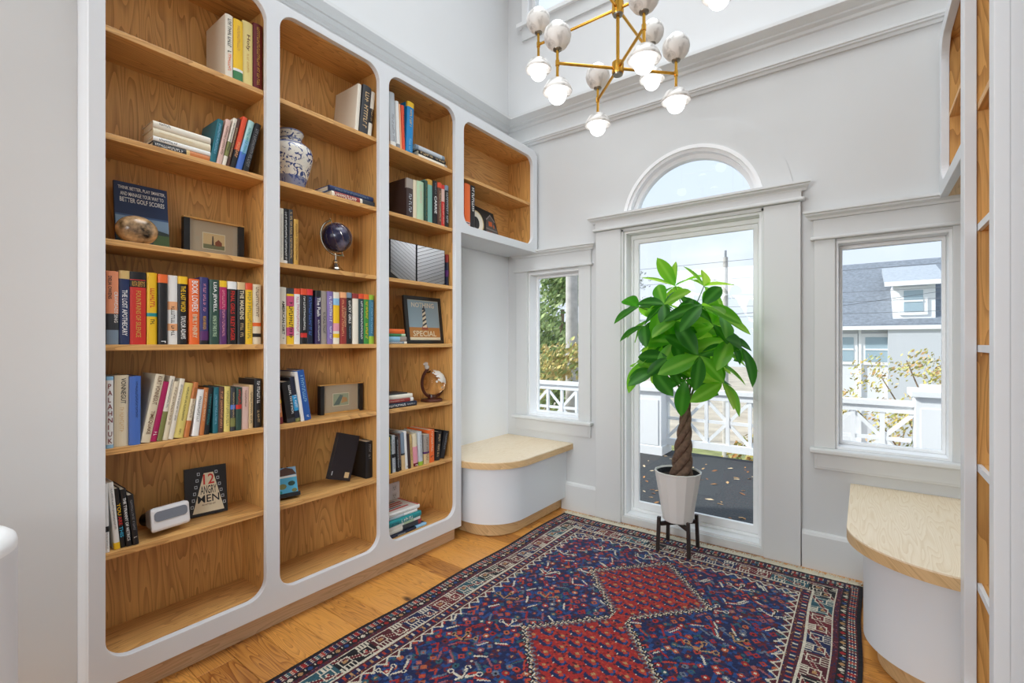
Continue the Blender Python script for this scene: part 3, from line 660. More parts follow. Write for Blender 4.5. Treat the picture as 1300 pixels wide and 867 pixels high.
# ------------------------------------------------------------------ chandelier
def chandelier():
    cx, cy, zl, zu = 1.15, 1.995, 2.49, 2.76
    r = empty('chandelier', (cx, cy, zl)); tag(r, 'two tier brass chandelier with alabaster globes hanging above the rug', 'chandelier')
    P = lambda name, mb, mat, par=r, sm=True: mb.build(name, mat, par, smooth=sm, recalc=True)
    P('centre_rod', MB().tube([(0, 0, -.02), (0, 0, ZC - zl - .02)], .008, 12), brass)
    P('ceiling_canopy', MB().lathe([(.0001, ZC - zl - .03), (.06, ZC - zl - .028), (.065, ZC - zl - .002)], 24), brass)
    for z, s in ((0, 1), (zu - zl, 1.05)):
        P('hub', MB().lathe([(.0001, -.026), (.024, -.026), (.0265, -.02), (.0265, .026), (.022, .03), (.0001, .03)], 24, (0, 0, z)), brass)
        P('hub_cap', MB().lathe([(.0001, -.032), (.021, -.032), (.023, -.026), (.0001, -.026)], 24, (0, 0, z)), brass_dark)
    al = bpy.data.materials.new('alabaster'); al.use_nodes = True; n = al.node_tree; b = n.nodes['Principled BSDF']
    tcn = n.nodes.new('ShaderNodeTexCoord'); no = n.nodes.new('ShaderNodeTexNoise'); no.inputs['Scale'].default_value = 14; no.inputs['Detail'].default_value = 6; no.inputs['Distortion'].default_value = 1.6
    ra = n.nodes.new('ShaderNodeValToRGB'); ra.color_ramp.elements[0].position = .34; ra.color_ramp.elements[0].color = hexc('#aaa59f'); ra.color_ramp.elements[1].position = .52; ra.color_ramp.elements[1].color = hexc('#ebe7e2')
    n.links.new(tcn.outputs['Object'], no.inputs['Vector']); n.links.new(no.outputs['Fac'], ra.inputs[0]); n.links.new(ra.outputs[0], b.inputs['Base Color']); b.inputs['Roughness'].default_value = .3
    tr = n.nodes.new('ShaderNodeBsdfTranslucent'); tr.inputs[0].default_value = (.95, .93, .9, 1); mxn = n.nodes.new('ShaderNodeMixShader'); mxn.inputs[0].default_value = .012
    n.links.new(b.outputs[0], mxn.inputs[1]); n.links.new(tr.outputs[0], mxn.inputs[2]); n.links.new(mxn.outputs[0], n.nodes['Material Output'].inputs[0])
    bulbm = emis('opal_bulb', (.94, .97, 1), 1.6); bulbd = emis('opal_bulb_downlight', (.94, .97, 1), 1.6)
    cupm = MB().lathe([(.0001, -.058), (.02, -.056), (.042, -.043), (.057, -.02), (.0615, .004), (.056, .028), (.048, .038), (.043, .036), (.052, .018), (.054, -.002), (.04, -.034), (.0001, -.048)], 24).mesh('alabaster_cup')
    domem = MB().lathe([(.0001, .05), (.022, .047), (.046, .032), (.06, .008), (.066, -.006), (.064, -.012), (.054, -.008), (.046, .012), (.03, .03), (.0001, .04)], 24).mesh('alabaster_dome')
    bm_ = MB().sphere((0, 0, 0), .0405, 20, 12).mesh('bulb'); bd_ = MB().sphere((0, 0, 0), .0405, 20, 12).mesh('bulb')
    for me, m in ((cupm, al), (domem, al), (bm_, bulbm), (bd_, bulbd)):
        b2 = bmesh.new(); b2.from_mesh(me); bmesh.ops.recalc_face_normals(b2, faces=b2.faces[:]); b2.to_mesh(me); b2.free()
        me.materials.append(m); me.shade_smooth(); me.set_sharp_from_angle(angle=R(60))
    stem = MB().tube([(0, 0, -.062), (0, 0, .062)], .0065, 10); stem.lathe([(.0001, -.012), (.0092, -.012), (.0092, .012), (.0001, .012)], 12)
    stem.lathe([(.0085, -.075), (.0085, -.055), (.0001, -.055)], 12, (0, 0, -.005)); smesh = stem.mesh('stem'); smesh.materials.append(brass)
    colm = MB().lathe([(.0001, .054), (.018, .056), (.02, .062), (.02, .066), (.0001, .068)], 16).mesh('collar'); colm.materials.append(brass_dark); colm.shade_smooth()
    for tier, (z, rad, a0) in enumerate(((0, .28, 45), (zu - zl, .43, 0))):
        for k in range(4):
            a = R(a0 + 90 * k); px, py = rad * math.cos(a), rad * math.sin(a)
            P('arm', MB().tube([(.02 * math.cos(a), .02 * math.sin(a), z), (px, py, z)], .0068, 10), brass)
            s = link('stem', smesh, r, (px, py, z)); link('collar', colm, s)
            c = link('alabaster_cup', cupm, r, (px, py, z + .118)); link('bulb', bm_, c, (0, 0, .028))
            d_ = link('alabaster_dome', domem, r, (px, py, z - .118)); link('bulb', bd_, d_, (0, 0, -.024))
chandelier()

# ------------------------------------------------------------------ potted money tree on a stand
def plant():
    rd = random.Random(5); cx, cy = 1.145, 2.872
    st = empty('plant_stand', (cx, cy, .01)); tag(st, 'dark wooden four legged stand under the white pot', 'plant stand')
    for sx in (-1, 1):
        for sy in (-1, 1):
            mb = MB(); a = .085; w = .0095
            top = (sx * a, sy * a, .20); bot = (sx * (a + .006), sy * (a + .006), 0.0)
            mb.add([(bot[0] - w, bot[1] - w, 0), (bot[0] + w, bot[1] - w, 0), (bot[0] + w, bot[1] + w, 0), (bot[0] - w, bot[1] + w, 0), (top[0] - w, top[1] - w, .2), (top[0] + w, top[1] - w, .2), (top[0] + w, top[1] + w, .2), (top[0] - w, top[1] + w, .2)],
                   [(0, 3, 2, 1), (4, 5, 6, 7), (0, 1, 5, 4), (1, 2, 6, 5), (2, 3, 7, 6), (3, 0, 4, 7)])
            mb.build('leg', black_wood, st, bevel=.0015)
    for s in (-1, 1):
        n = Vector((1, s, 0)).normalized(); t = Vector((-n.y, n.x, 0)) * .009; e = n * .112
        mb = MB(); z0, z1 = (.148, .170) if s > 0 else (.1485, .1695)
        v = [(-e - t), (e - t), (e + t), (-e + t)]
        mb.add([(p.x, p.y, z0) for p in v] + [(p.x, p.y, z1) for p in v], [(0, 3, 2, 1), (4, 5, 6, 7), (0, 1, 5, 4), (1, 2, 6, 5), (2, 3, 7, 6), (3, 0, 4, 7)]); mb.build('cross_bar', black_wood, st)
    r = empty('potted_tree', (cx, cy, .182)); tag(r, 'braided money tree in a white faceted pot before the door', 'potted plant')
    prof = [(.0001, 0), (.078, 0), (.086, .006), (.132, .285), (.136, .297), (.130, .30), (.125, .292), (.118, .24), (.0001, .238)]
    MB().lathe(prof, 14).build('pot', pmat('white_glazed_pot', '#e6e3dd', .35), r, recalc=True)
    MB().lathe([(.0001, .25), (.115, .252), (.121, .262), (.1235, .288), (.121, .29), (.112, .262), (.0001, .266)], 20).build('nursery_liner', pmat('black_liner', '#15171c', .6), r, recalc=True)
    MB().lathe([(.0001, .267), (.08, .266), (.112, .262)], 20).build('soil', pmat('potting_soil', '#3b2c22', .95, noise=.5, nscale=90, bump=.6), r)
    bark = pmat('braided_bark', '#6e5646', .8, noise=.35, nscale=60, bump=.5)
    for k in range(4):
        path = []; rr = []
        for i in range(41):
            t = i / 40; a = 2 * math.pi * (k / 4 + 1.35 * t); rad = .030 * (1 - t) ** .8 + .010; z = .26 + t * .47
            path.append((rad * math.cos(a) + .018 + .035 * t, rad * math.sin(a), z)); rr.append(.0185 * (1 - t) + .0105)
        MB().tube(path, rr, 10).build('trunk_strand', bark, r, smooth=True)
    lf = []
    def leafmat(nm, c1, c2, tl):
        m = bpy.data.materials.new(nm); m.use_nodes = True; n = m.node_tree; b = n.nodes['Principled BSDF']; b.inputs['Base Color'].default_value = hexc(c1); b.inputs['Roughness'].default_value = .38
        tcn = n.nodes.new('ShaderNodeTexCoord'); s = n.nodes.new('ShaderNodeSeparateXYZ'); n.links.new(tcn.outputs['Object'], s.inputs[0]); ab = n.nodes.new('ShaderNodeMath'); ab.operation = 'ABSOLUTE'; n.links.new(s.outputs['Y'], ab.inputs[0])
        ra = n.nodes.new('ShaderNodeValToRGB'); ra.color_ramp.elements[0].position = .004; ra.color_ramp.elements[0].color = hexc(c2); ra.color_ramp.elements[1].position = .014; ra.color_ramp.elements[1].color = hexc(c1)
        n.links.new(ab.outputs[0], ra.inputs[0]); n.links.new(ra.outputs[0], b.inputs['Base Color'])
        t = n.nodes.new('ShaderNodeBsdfTranslucent'); t.inputs[0].default_value = hexc(tl); x = n.nodes.new('ShaderNodeMixShader'); x.inputs[0].default_value = .66
        n.links.new(b.outputs[0], x.inputs[1]); n.links.new(t.outputs[0], x.inputs[2]); n.links.new(x.outputs[0], n.nodes['Material Output'].inputs[0]); return m
    lms = [leafmat('leaf_mid_green', '#3f8f22', '#9ccc5c', '#a4f03c'), leafmat('leaf_deep_green', '#235a18', '#5f9e40', '#4fa828'), leafmat('leaf_backlit_green', '#62b02c', '#b8e06c', '#ccff55')]  # last green has window backlight put into its colour
    def leafmesh(L, wd, droop, fold, mat):
        v = []; f = []; ns = 9
        for i in range(ns + 1):
            t = i / ns; w = wd * (math.sin(math.pi * min(1, t ** .85)) ** .8 * (.55 + .6 * t)) if 0 < t < 1 else 0.0005
            x = L * t; z = -droop * t * t
            v += [(x, -w, z + fold * w), (x, 0, z), (x, w, z + fold * w)]
        for i in range(ns):
            a = 3 * i; f += [(a, a + 1, a + 4, a + 3), (a + 1, a + 2, a + 5, a + 4)]
        me = bpy.data.meshes.new('leaf'); me.from_pydata(v, [], f); me.materials.append(mat); me.shade_smooth(); return me
    LM = [leafmesh(L, L * .245, dr * L, fo, lms[m]) for (L, dr, fo, m) in ((.215, .16, .3, 0), (.20, .25, .3, 1), (.185, .06, .35, 2), (.235, .2, .25, 0), (.17, .28, .3, 1), (.20, .1, .3, 2), (.22, .22, .2, 1))]
    CLS = [(1.142, 2.86, 1.59, 7), (1.32, 2.88, 1.58, 6), (1.39, 2.6, 1.447, 6), (1.136, 2.68, 1.47, 6), (0.916, 2.8, 1.47, 6), (0.991, 2.72, 1.349, 6), (1.228, 2.62, 1.369, 6), (1.397, 2.78, 1.353, 6), (1.502, 2.74, 1.264, 6), (1.56, 2.80, 1.226, 4), (0.962, 2.78, 1.144, 5), (1.171, 2.66, 1.163, 6), (1.37, 2.62, 1.179, 6), (1.472, 2.72, 1.034, 6), (1.075, 2.9, 1.278, 6), (1.258, 2.82, 1.277, 6), (1.387, 2.88, 1.144, 6), (1.258, 2.7, 1.041, 4), (0.999, 2.88, 1.405, 5), (1.248, 2.9, 1.398, 6), (1.434, 2.87, 1.39, 5)]
    for k in range(6):
        a = rd.uniform(0, 6.28); q = rd.random() ** .5
        CLS.append((1.23 + .27 * q * math.cos(a), 2.76 + rd.uniform(-.12, .12), 1.27 + .24 * q * math.sin(a), 6))
    CLS = [(1.185 + (q[0] - 1.2) * .9,) + tuple(q[1:]) for q in CLS]
    petm = pmat('green_petiole', '#5c7a35', .6)
    top = Vector((.055, 0, .74))
    brs = [Vector((.02, 0, .95)), Vector((.10, -.03, .98)), Vector((.06, .0, 1.12)), Vector((-.03, -.04, .90)), Vector((.14, -.03, .90))]
    for b in brs: MB().tube([top - Vector((0, 0, .06)), top.lerp(b, .5) + Vector((rd.uniform(-.01, .01), 0, 0)), b], [.008, .006, .004], 7).build('branch', petm, r, smooth=True)
    for (x, y, z, n) in CLS:
        c = Vector((x - cx, y - cy, z - .182)); b = min(brs, key=lambda q: (q - c).length)
        mid = b.lerp(c, .5) + Vector((0, 0, .03)); MB().tube([b - Vector((0, 0, .02)), mid, c], [.0035, .003, .0028], 6).build('petiole', petm, r, smooth=True)
        out = Vector((c.x - .05, c.y + .05, 0)); out = out.normalized() if out.length > .05 else Vector((0, -1, 0))
        axis = (Vector((0, 0, 1)) * rd.uniform(.35, 1.0) + out * rd.uniform(.3, .9)).normalized()
        e1 = axis.orthogonal().normalized(); e2 = axis.cross(e1); ph = rd.uniform(0, 6.28)
        for k in range(n):
            a = ph + 2 * math.pi * k / n + rd.uniform(-.15, .15); el = rd.uniform(-.5, .5) if z < 1.5 else rd.uniform(.05, .85)
            dirv = (e1 * math.cos(a) + e2 * math.sin(a)) * math.cos(el) + axis * math.sin(el) - Vector((0, 0, .04))
            if y + dirv.y * .2 > 3.0: dirv.y = min(dirv.y, (3.0 - y) / .2)
            dirv.normalize(); up = axis + Vector((.3 + rd.uniform(-.4, .4), -.55 + rd.uniform(-.4, .4), .1))
            yv = up.cross(dirv); yv.normalize(); zv = dirv.cross(yv)
            M = Matrix((dirv, yv, zv)).transposed().to_4x4(); s = rd.uniform(.78, 1.12); M = Matrix.Translation(c) @ M @ Matrix.Scale(s, 4)
            o = link('leaf', LM[rd.choice((0, 2, 5, 2, 5, 3))] if y > 2.83 else LM[rd.choice((0, 1, 1, 3, 4, 5, 6))], r); o.matrix_local = M  # paler greens on the window side stand in for backlight
plant()

# ------------------------------------------------------------------ books
HEX = dict(aqua='#a9d3cf', azure='#1687c9', black='#17171a', blue='#4a72c4', blush='#dcb9ad', brown='#6d4327', brown2='#5a3b30', butter='#ecd98e', charcoal='#35373c', cream='#e2d5b8', cyan='#3fb6de', cyan2='#2d9ed6',
    darkbrown='#3b2c2b', darkgreen='#2b4a40', darkgreen2='#3e8050', darknavy='#1a2238', darkred='#7a1f22', darkteal='#1d3b3f', gold='#cf9f45', green='#3f8f3d', grey='#8d8d90', greyblue='#7d8fa0', indigo='#37356f', ivory='#e9e2d2',
    lavender='#8470ad', lime='#9cc13b', magenta='#b01a5c', magenta2='#c84f78', maroon='#6b1c22', maroon2='#93332f', mint='#bcd6b4', navy='#20305a', olive='#7f8048', orange='#ea6a2a', orange2='#c8793f', peach='#efae7c', pink='#e39aa8',
    plum='#5a2a66', plumdark='#33234f', red='#cf3028', royal='#1f57a5', salmon='#ef9a70', sand='#d6b888', scarlet='#e03a3a', silver='#c3cad0', skyblue='#8fc0e0', tan='#d8b877', taupe='#9f958c', teal='#1f8e92', teal2='#1d6a78', teal3='#3c7d96',
    teal4='#79b0a5', vermilion='#e2512d', white='#ededea', yellow='#f1c322', yellow2='#e2d077')
def bcol(c): return pmat('cover_' + c, HEX[c], .45)
paper = pmat('page_paper', '#e8ddc6', .9, noise=.06, nscale=200)
def bars(f0, f1, h, yc, wid, seed):
    """tiny unreadable print running down a spine"""
    rd = random.Random(seed); mb = MB(); z = f1 * h; ch = wid * .62
    while z > f0 * h + ch * .5:
        if rd.random() < .14: z -= ch * .6; continue
        c = ch * rd.uniform(.7, 1.0); x = .0009
        mb.add([(x, yc - wid / 2, z), (x, yc + wid / 2, z), (x, yc + wid / 2, z - c * .28), (x, yc - wid / 2, z - c * .28)], [(0, 3, 2, 1)])
        e = rd.choice((-.5, -.05, .28)); mb.add([(x, yc + wid * e, z - c * .28), (x, yc + wid * (e + .22), z - c * .28), (x, yc + wid * (e + .22), z - c * .85), (x, yc + wid * e, z - c * .85)], [(0, 3, 2, 1)])
        z -= c * 1.12
    return mb
NB = [0]
def book(loc, rot, w, h, d, cover, bands, texts, label, group=None):
    NB[0] += 1
    r = empty('book', loc, rot); tag(r, label, 'book', group)
    bl = min(.004, w * .13); t = min(.0022, w * .14)
    sp_ = [(-bl * (2 * k / 6 - 1) ** 2 - (0.0008 if k in (0, 6) else 0), w * (k / 6 - .5)) for k in range(7)]
    pts = [(-d, -w / 2)] + sp_ + [(-d, w / 2), (-d, w / 2 - t), (-bl - t, w / 2 - t), (-bl - t, -w / 2 + t), (-d, -w / 2 + t)]
    MB().prism(pts, XY, 0, h).build('cover', bcol(cover), r)
    MB().box(-d + .004, -bl - t, -w / 2 + t, w / 2 - t, .003, h - .003).build('pages', paper, r)
    for k, (a, b, c) in enumerate(bands):
        o = .00022 + .0001 * k
        bp = [(-.018, -w / 2 - o)] + [(q[0] + o, q[1] * (1 + 2 * o / w)) for q in sp_] + [(-.018, w / 2 + o)]
        MB().prism(bp, XY, a * h + (0.0002 if a == 0 else 0), b * h + (.0002 if b == 1 else 0)).build('spine_band', bcol(c), r)
    for k, tx in enumerate(texts):
        s, f0, f1, c, off, wf = tx[:6]; mode = tx[6] if len(tx) > 6 else ''
        if s == '#': bars(f0, f1, h, off * w, wf * w, NB[0] * 7 + k).build('lettering', bcol(c), r)
        elif mode == 'h': text(r, s, bcol(c), face_px(.001, off * w, (f0 + f1) / 2 * h), w * .8, (f1 - f0) * h)
        elif mode == 'v': text(r, '\n'.join(s), bcol(c), face_px(.001, off * w, (f0 + f1) / 2 * h), w * wf, (f1 - f0) * h)
        else: text(r, s, bcol(c), spine_px(.001, off * w, (f0 + f1) / 2 * h), (f1 - f0) * h, w * wf)
    return r
ROWS = dict(bay1_hardbacks=('in the hardback row below the golf book', 'hardbacks in a row below the golf book'),
    bay1_paperbacks=('in the row above the toy viewer', 'books in the row above the toy viewer'),
    bay1_viewer=('standing beside the toy viewer', 'books beside the toy viewer'),
    bay1_leaners=('beside the flat stack of cream paperbacks', 'leaning books beside the cream paperbacks'),
    bay1_top=('on the shelf above the cream paperbacks', 'books above the cream paperbacks'),
    bay2_top=('on the shelf above the ginger jar', 'books above the ginger jar'),
    bay2_globe=('beside the navy globe', 'books beside the navy globe'),
    bay2_hardbacks=('in the row below the navy globe', 'hardbacks in a row below the navy globe'),
    bay2_slant=('leaning beside the landscape postcard frame', 'books beside the landscape postcard frame'),
    bay3_top=('on the shelf above the mint book', 'books on the shelf above the mint book'),
    bay3_mid=('on the shelf above the chevron panels', 'books above the chevron panels'),
    bay3_low=('on the shelf below the glass globe', 'books below the glass globe'),
    bay4_books=('beside the black house picture', 'books beside the house picture'))
SHELF_ROWS = [
 ('bay1_hardbacks', -0.045, 1.243, [
  (0.4819, 0.0327, 0.2543, 0.155, 0.0, 'salmon', [(0, 0.2, 'greyblue'), (0.2, 0.42, 'charcoal')], [('DELIA OWENS', 0.62, 0.93, 'black', -0.25, 0.3), ('CRAWDADS SING', 0.3, 0.72, 'white', 0.25, 0.3)], 'salmon book with dark treetops printed low'),
  (0.5155, 0.029, 0.2603, 0.155, 0.0, 'navy', [(0.89, 1, 'tan')], [('THE LOST APOTHECARY', 0.12, 0.74, 'white', 0, 0.5)], 'navy book with tan top band'),
  (0.5551, 0.0462, 0.2602, 0.155, 0.0, 'red', [(0.79, 1, 'black'), (0.885, 0.895, 'red')], [('FOUNTAINS OF SILENCE', 0.1, 0.74, 'gold', 0, 0.32), ('RUTA SEPETYS', 0.8, 0.87, 'gold', 0, 0.25, 'h')], 'thick red book with black top'),
  (0.5972, 0.0304, 0.2629, 0.155, 0.0, 'yellow', [(0.39, 0.44, 'teal')], [('#', 0.5, 0.82, 'red', 0, 0.45), ('#', 0.28, 0.35, 'black', 0, 0.4)], 'yellow book with a thin teal stripe'),
  (0.6289, 0.0289, 0.2598, 0.155, 0.0, 'black', [(0.88, 1, 'orange')], [('#', 0.03, 0.05, 'white', 0, 0.5)], 'plain black book with orange top'),
  (0.6613, 0.0318, 0.2605, 0.155, 0.0, 'white', [(0.5, 0.62, 'peach'), (0.2, 0.3, 'peach')], [('#', 0.12, 0.55, 'black', 0, 0.35)], 'white book with peach scribbles'),
  (0.6952, 0.0317, 0.2602, 0.155, 0.0, 'black', [(0.89, 1, 'yellow')], [('THE LAST WORD', 0.48, 0.86, 'yellow', 0, 0.5), ('TAYLOR ADAMS', 0.08, 0.42, 'white', 0, 0.5)], 'black book with yellow top and yellow title'),
  (0.7321, 0.0344, 0.2545, 0.155, 0.0, 'orange', [], [('BOOK LOVERS', 0.5, 0.97, 'white', 0, 0.6), ('EMILY HENRY', 0.1, 0.46, 'cream', 0, 0.45)], 'orange book with fat white letters'),
  (0.7662, 0.0305, 0.2646, 0.155, 0.0, 'indigo', [(0, 0.06, 'black'), (0.06, 0.2, 'plum')], [('#', 0.48, 0.9, 'pink', 0, 0.3), ('MEGAN MIRANDA', 0.22, 0.42, 'gold', 0, 0.4)], 'indigo book with gold lettering'),
  (0.8011, 0.0337, 0.2589, 0.155, 0.0, 'darkgreen', [], [('LISA JEWELL', 0.5, 0.96, 'white', 0, 0.45), ('NONE OF THIS IS TRUE', 0.12, 0.44, 'mint', 0, 0.4)], 'dark green book with white lettering'),
  (0.835, 0.027, 0.2585, 0.155, 0.0, 'plum', [(0.9, 1, 'yellow'), (0.55, 0.9, 'magenta')], [('#', 0.12, 0.85, 'pink', 0, 0.35)], 'magenta and plum book with yellow top'),
  (0.8697, 0.0351, 0.2585, 0.155, 0.0, 'black', [(0.88, 1, 'white')], [('FINAL GIRLS  RILEY SAGER', 0.06, 0.85, 'red', 0, 0.45)], 'black book with white top and red title'),
  (0.9056, 0.0306, 0.2592, 0.155, 0.0, 'black', [(0.88, 1, 'sand')], [('THE MAIDENS', 0.4, 0.87, 'cream', 0, 0.5), ('#', 0.12, 0.34, 'sand', 0, 0.35)], 'black book with sand top and cream title'),
  (0.9372, 0.0288, 0.2592, 0.155, 0.0, 'yellow', [(0.89, 1, 'vermilion')], [('#', 0.1, 0.85, 'olive', 0, 0.5)], 'yellow book with vermilion top'),
  (0.9709, 0.0349, 0.257, 0.155, 0.0, 'cream', [(0.3, 0.36, 'orange'), (0.12, 0.18, 'black')], [('#', 0.45, 0.95, 'brown', 0, 0.35)], 'cream book with orange and black streaks'),
 ]),
 ('bay1_paperbacks', -0.045, 0.885, [
  (0.4746, 0.0194, 0.2475, 0.155, 0.0, 'white', [(0, 0.05, 'skyblue'), (0.95, 1, 'skyblue')], [('PALAHNIUK', 0.07, 0.9, 'darkred', 0, 0.7, 'v')], 'white book with dark red stacked letters'),
  (0.527, 0.0397, 0.2499, 0.155, 0.007, 'cream', [], [('VONNEGUT', 0.6, 0.96, 'black', 0.1, 0.35), ('#', 0.16, 0.55, 'sand', 0, 0.3)], 'thick cream book with black script'),
  (0.5604, 0.0323, 0.2449, 0.155, 0.005, 'blue', [], [('#', 0.4, 0.92, 'navy', 0.1, 0.2)], 'mottled blue book'),
  (0.5892, 0.0271, 0.2498, 0.155, 0.187, 'cream', [], [('KURT VONNEGUT', 0.55, 0.97, 'brown', 0, 0.5), ('TIMEQUAKE', 0.12, 0.46, 'brown', 0, 0.5)], 'leaning cream book with brown block letters'),
  (0.6099, 0.019, 0.221, 0.155, 0.183, 'magenta', [], [('#', 0.1, 0.16, 'white', 0, 0.5)], 'leaning magenta book'),
  (0.627, 0.0157, 0.2404, 0.155, 0.18, 'ivory', [(0, 0.45, 'olive')], [('#', 0.5, 0.95, 'black', 0, 0.3)], 'leaning ivory and olive book'),
  (0.6445, 0.0159, 0.2191, 0.155, 0.176, 'cream', [], [('#', 0.25, 0.9, 'brown', 0, 0.4)], 'leaning cream book with brown lettering'),
  (0.6617, 0.0157, 0.2292, 0.155, 0.173, 'ivory', [], [('#', 0.3, 0.9, 'black', 0, 0.35)], 'leaning ivory book with black lettering'),
  (0.6954, 0.0317, 0.2095, 0.155, 0.168, 'yellow2', [], [('#', 0.3, 0.92, 'black', 0, 0.2), ('#', 0.06, 0.16, 'black', 0, 0.2)], 'leaning pale yellow book'),
  (0.713, 0.0161, 0.2112, 0.155, 0.164, 'orange2', [(0.3, 0.7, 'cream')], [('#', 0.35, 0.9, 'brown', 0, 0.4)], 'leaning rust and cream book'),
  (0.7462, 0.0228, 0.1804, 0.155, 0.111, 'white', [], [('#', 0.3, 0.85, 'black', 0, 0.35)], 'leaning short white book'),
  (0.765, 0.0154, 0.1858, 0.155, 0.095, 'orange2', [], [('#', 0.3, 0.9, 'cream', 0, 0.4)], 'leaning rust orange book'),
  (0.7842, 0.0174, 0.1861, 0.155, 0.088, 'black', [], [('#', 0.2, 0.85, 'teal', 0, 0.4)], 'thin black book with teal lettering'),
  (0.8167, 0.0191, 0.184, 0.155, 0.021, 'teal2', [], [('#', 0.2, 0.85, 'skyblue', 0, 0.35)], 'deep teal book'),
  (0.8367, 0.0183, 0.1849, 0.155, 0.022, 'brown2', [], [('#', 0.1, 0.9, 'peach', 0, 0.4)], 'brown book with peach lettering'),
  (0.8613, 0.0222, 0.1847, 0.155, 0.014, 'yellow2', [], [('#', 0.1, 0.9, 'olive', 0, 0.4)], 'pale yellow book with olive lettering'),
  (0.8815, 0.0184, 0.1792, 0.155, 0.007, 'charcoal', [(0.1, 0.3, 'olive'), (0.5, 0.6, 'blue')], [('#', 0.3, 0.9, 'sand', 0, 0.3)], 'charcoal book with olive band'),
  (0.9045, 0.0218, 0.1776, 0.155, 0.01, 'darkgreen', [(0.5, 0.6, 'red')], [('#', 0.55, 0.95, 'red', 0, 0.4)], 'dark green book with red lettering'),
  (0.9341, 0.0272, 0.1771, 0.155, 0.01, 'blush', [], [('#', 0.5, 0.92, 'brown', 0, 0.25)], 'blush pink book'),
  (0.953, 0.0177, 0.184, 0.155, 0.01, 'sand', [], [('#', 0.1, 0.85, 'black', 0, 0.4)], 'sand coloured book with black lettering'),
  (0.9743, 0.0291, 0.2088, 0.155, 0.0, 'black', [], [('#', 0.5, 0.95, 'white', 0, 0.4), ('#', 0.1, 0.35, 'sand', 0, 0.3)], 'tall black book with white lettering'),
 ]),
 ('bay1_viewer', -0.045, 0.528, [
  (0.4624, 0.0117, 0.2375, 0.155, -0.022, 'white', [(0.3, 0.38, 'black')], [('#', 0.05, 0.3, 'grey', 0, 0.3)], 'leaning white book with thin grey lettering'),
  (0.4889, 0.0155, 0.2376, 0.155, -0.082, 'white', [(0, 0.1, 'yellow')], [('#', 0.3, 0.92, 'charcoal', 0, 0.3)], 'leaning white book with yellow foot'),
  (0.5055, 0.0144, 0.2125, 0.155, -0.085, 'black', [], [('YOU', 0.55, 0.75, 'yellow', 0, 0.7), ('ARE', 0.38, 0.53, 'red', 0, 0.7), ('THIS', 0.18, 0.36, 'cyan', 0, 0.7)], 'leaning black book with bright stacked title'),
  (0.5211, 0.0165, 0.2066, 0.155, -0.088, 'black', [], [('THE TYRANNY OF METRICS', 0.1, 0.85, 'white', 0, 0.5)], 'leaning black book with long white title'),
  (0.5392, 0.0173, 0.1819, 0.155, -0.094, 'black', [], [('#', 0.12, 0.16, 'white', 0, 0.5), ('#', 0.3, 0.9, 'grey', 0, 0.35)], 'leaning short black book'),
 ]),
 ('bay1_leaners', -0.045, 1.968, [
  (0.806, 0.0207, 0.1853, 0.155, 0.165, 'teal2', [], [('#', 0.2, 0.9, 'skyblue', 0, 0.35)], 'leaning teal book'),
  (0.8265, 0.0181, 0.1964, 0.155, 0.193, 'blush', [], [('#', 0.2, 0.85, 'brown', 0, 0.4)], 'leaning blush white book'),
  (0.8429, 0.014, 0.2133, 0.155, 0.214, 'ivory', [(0.2, 0.5, 'olive')], [('#', 0.3, 0.9, 'black', 0, 0.4)], 'leaning ivory book with olive band'),
  (0.8588, 0.0135, 0.2214, 0.155, 0.209, 'brown2', [], [('#', 0.2, 0.8, 'sand', 0, 0.4)], 'leaning brown book'),
  (0.8803, 0.0189, 0.2345, 0.155, 0.214, 'vermilion', [(0, 0.35, 'black')], [('#', 0.2, 0.5, 'peach', 0, 0.5)], 'leaning vermilion and black book'),
  (0.9061, 0.0238, 0.2277, 0.155, 0.235, 'aqua', [(0, 0.35, 'blue'), (0.35, 0.6, 'skyblue')], [('#', 0.3, 0.85, 'teal', 0, 0.4)], 'leaning aqua and blue book'),
  (0.9309, 0.0219, 0.2244, 0.155, 0.24, 'black', [], [('#', 0.1, 0.9, 'grey', 0, 0.5)], 'leaning black book with grey lettering'),
 ]),
 ('bay1_top', -0.045, 2.335, [
  (0.8577, 0.0288, 0.2604, 0.19, 0.0, 'ivory', [], [('#', 0.4, 0.93, 'black', 0, 0.45), ('#', 0.1, 0.38, 'orange', 0, 0.4)], 'ivory book with black and orange lettering'),
  (0.8915, 0.0362, 0.256, 0.155, 0.0, 'yellow', [(0, 0.16, 'darkgreen2'), (0.16, 0.2, 'white')], [('#', 0.5, 0.9, 'gold', 0, 0.3)], 'bright yellow book with green foot'),
  (0.9322, 0.0405, 0.2728, 0.155, 0.0, 'butter', [], [('Holy', 0.55, 0.8, 'brown', 0, 0.4), ('#', 0.2, 0.5, 'gold', 0, 0.2)], 'butter yellow book with brown script'),
  (0.974, 0.0381, 0.2855, 0.155, 0.0, 'maroon', [], [('#', 0.08, 0.95, 'gold', 0, 0.3)], 'maroon book with gold lettering'),
 ]),
 ('bay2_top', -0.045, 2.335, [
  (1.4757, 0.0208, 0.2509, 0.2, 0.078, 'ivory', [], [], 'ivory book facing its plain cover outward'),
  (1.5297, 0.0512, 0.2578, 0.155, 0.1, 'charcoal', [], [('#', 0.1, 0.9, 'sand', 0, 0.45)], 'charcoal book with sand lettering'),
  (1.5564, 0.0239, 0.2474, 0.155, 0.108, 'ivory', [(0.3, 0.62, 'black')], [('#', 0.34, 0.6, 'sand', 0, 0.3)], 'ivory book with black middle'),
 ]),
 ('bay2_globe', -0.045, 1.606, [
  (1.0751, 0.0201, 0.2452, 0.155, 0.0, 'ivory', [], [('#', 0.1, 0.9, 'grey', 0, 0.2)], 'ivory book'),
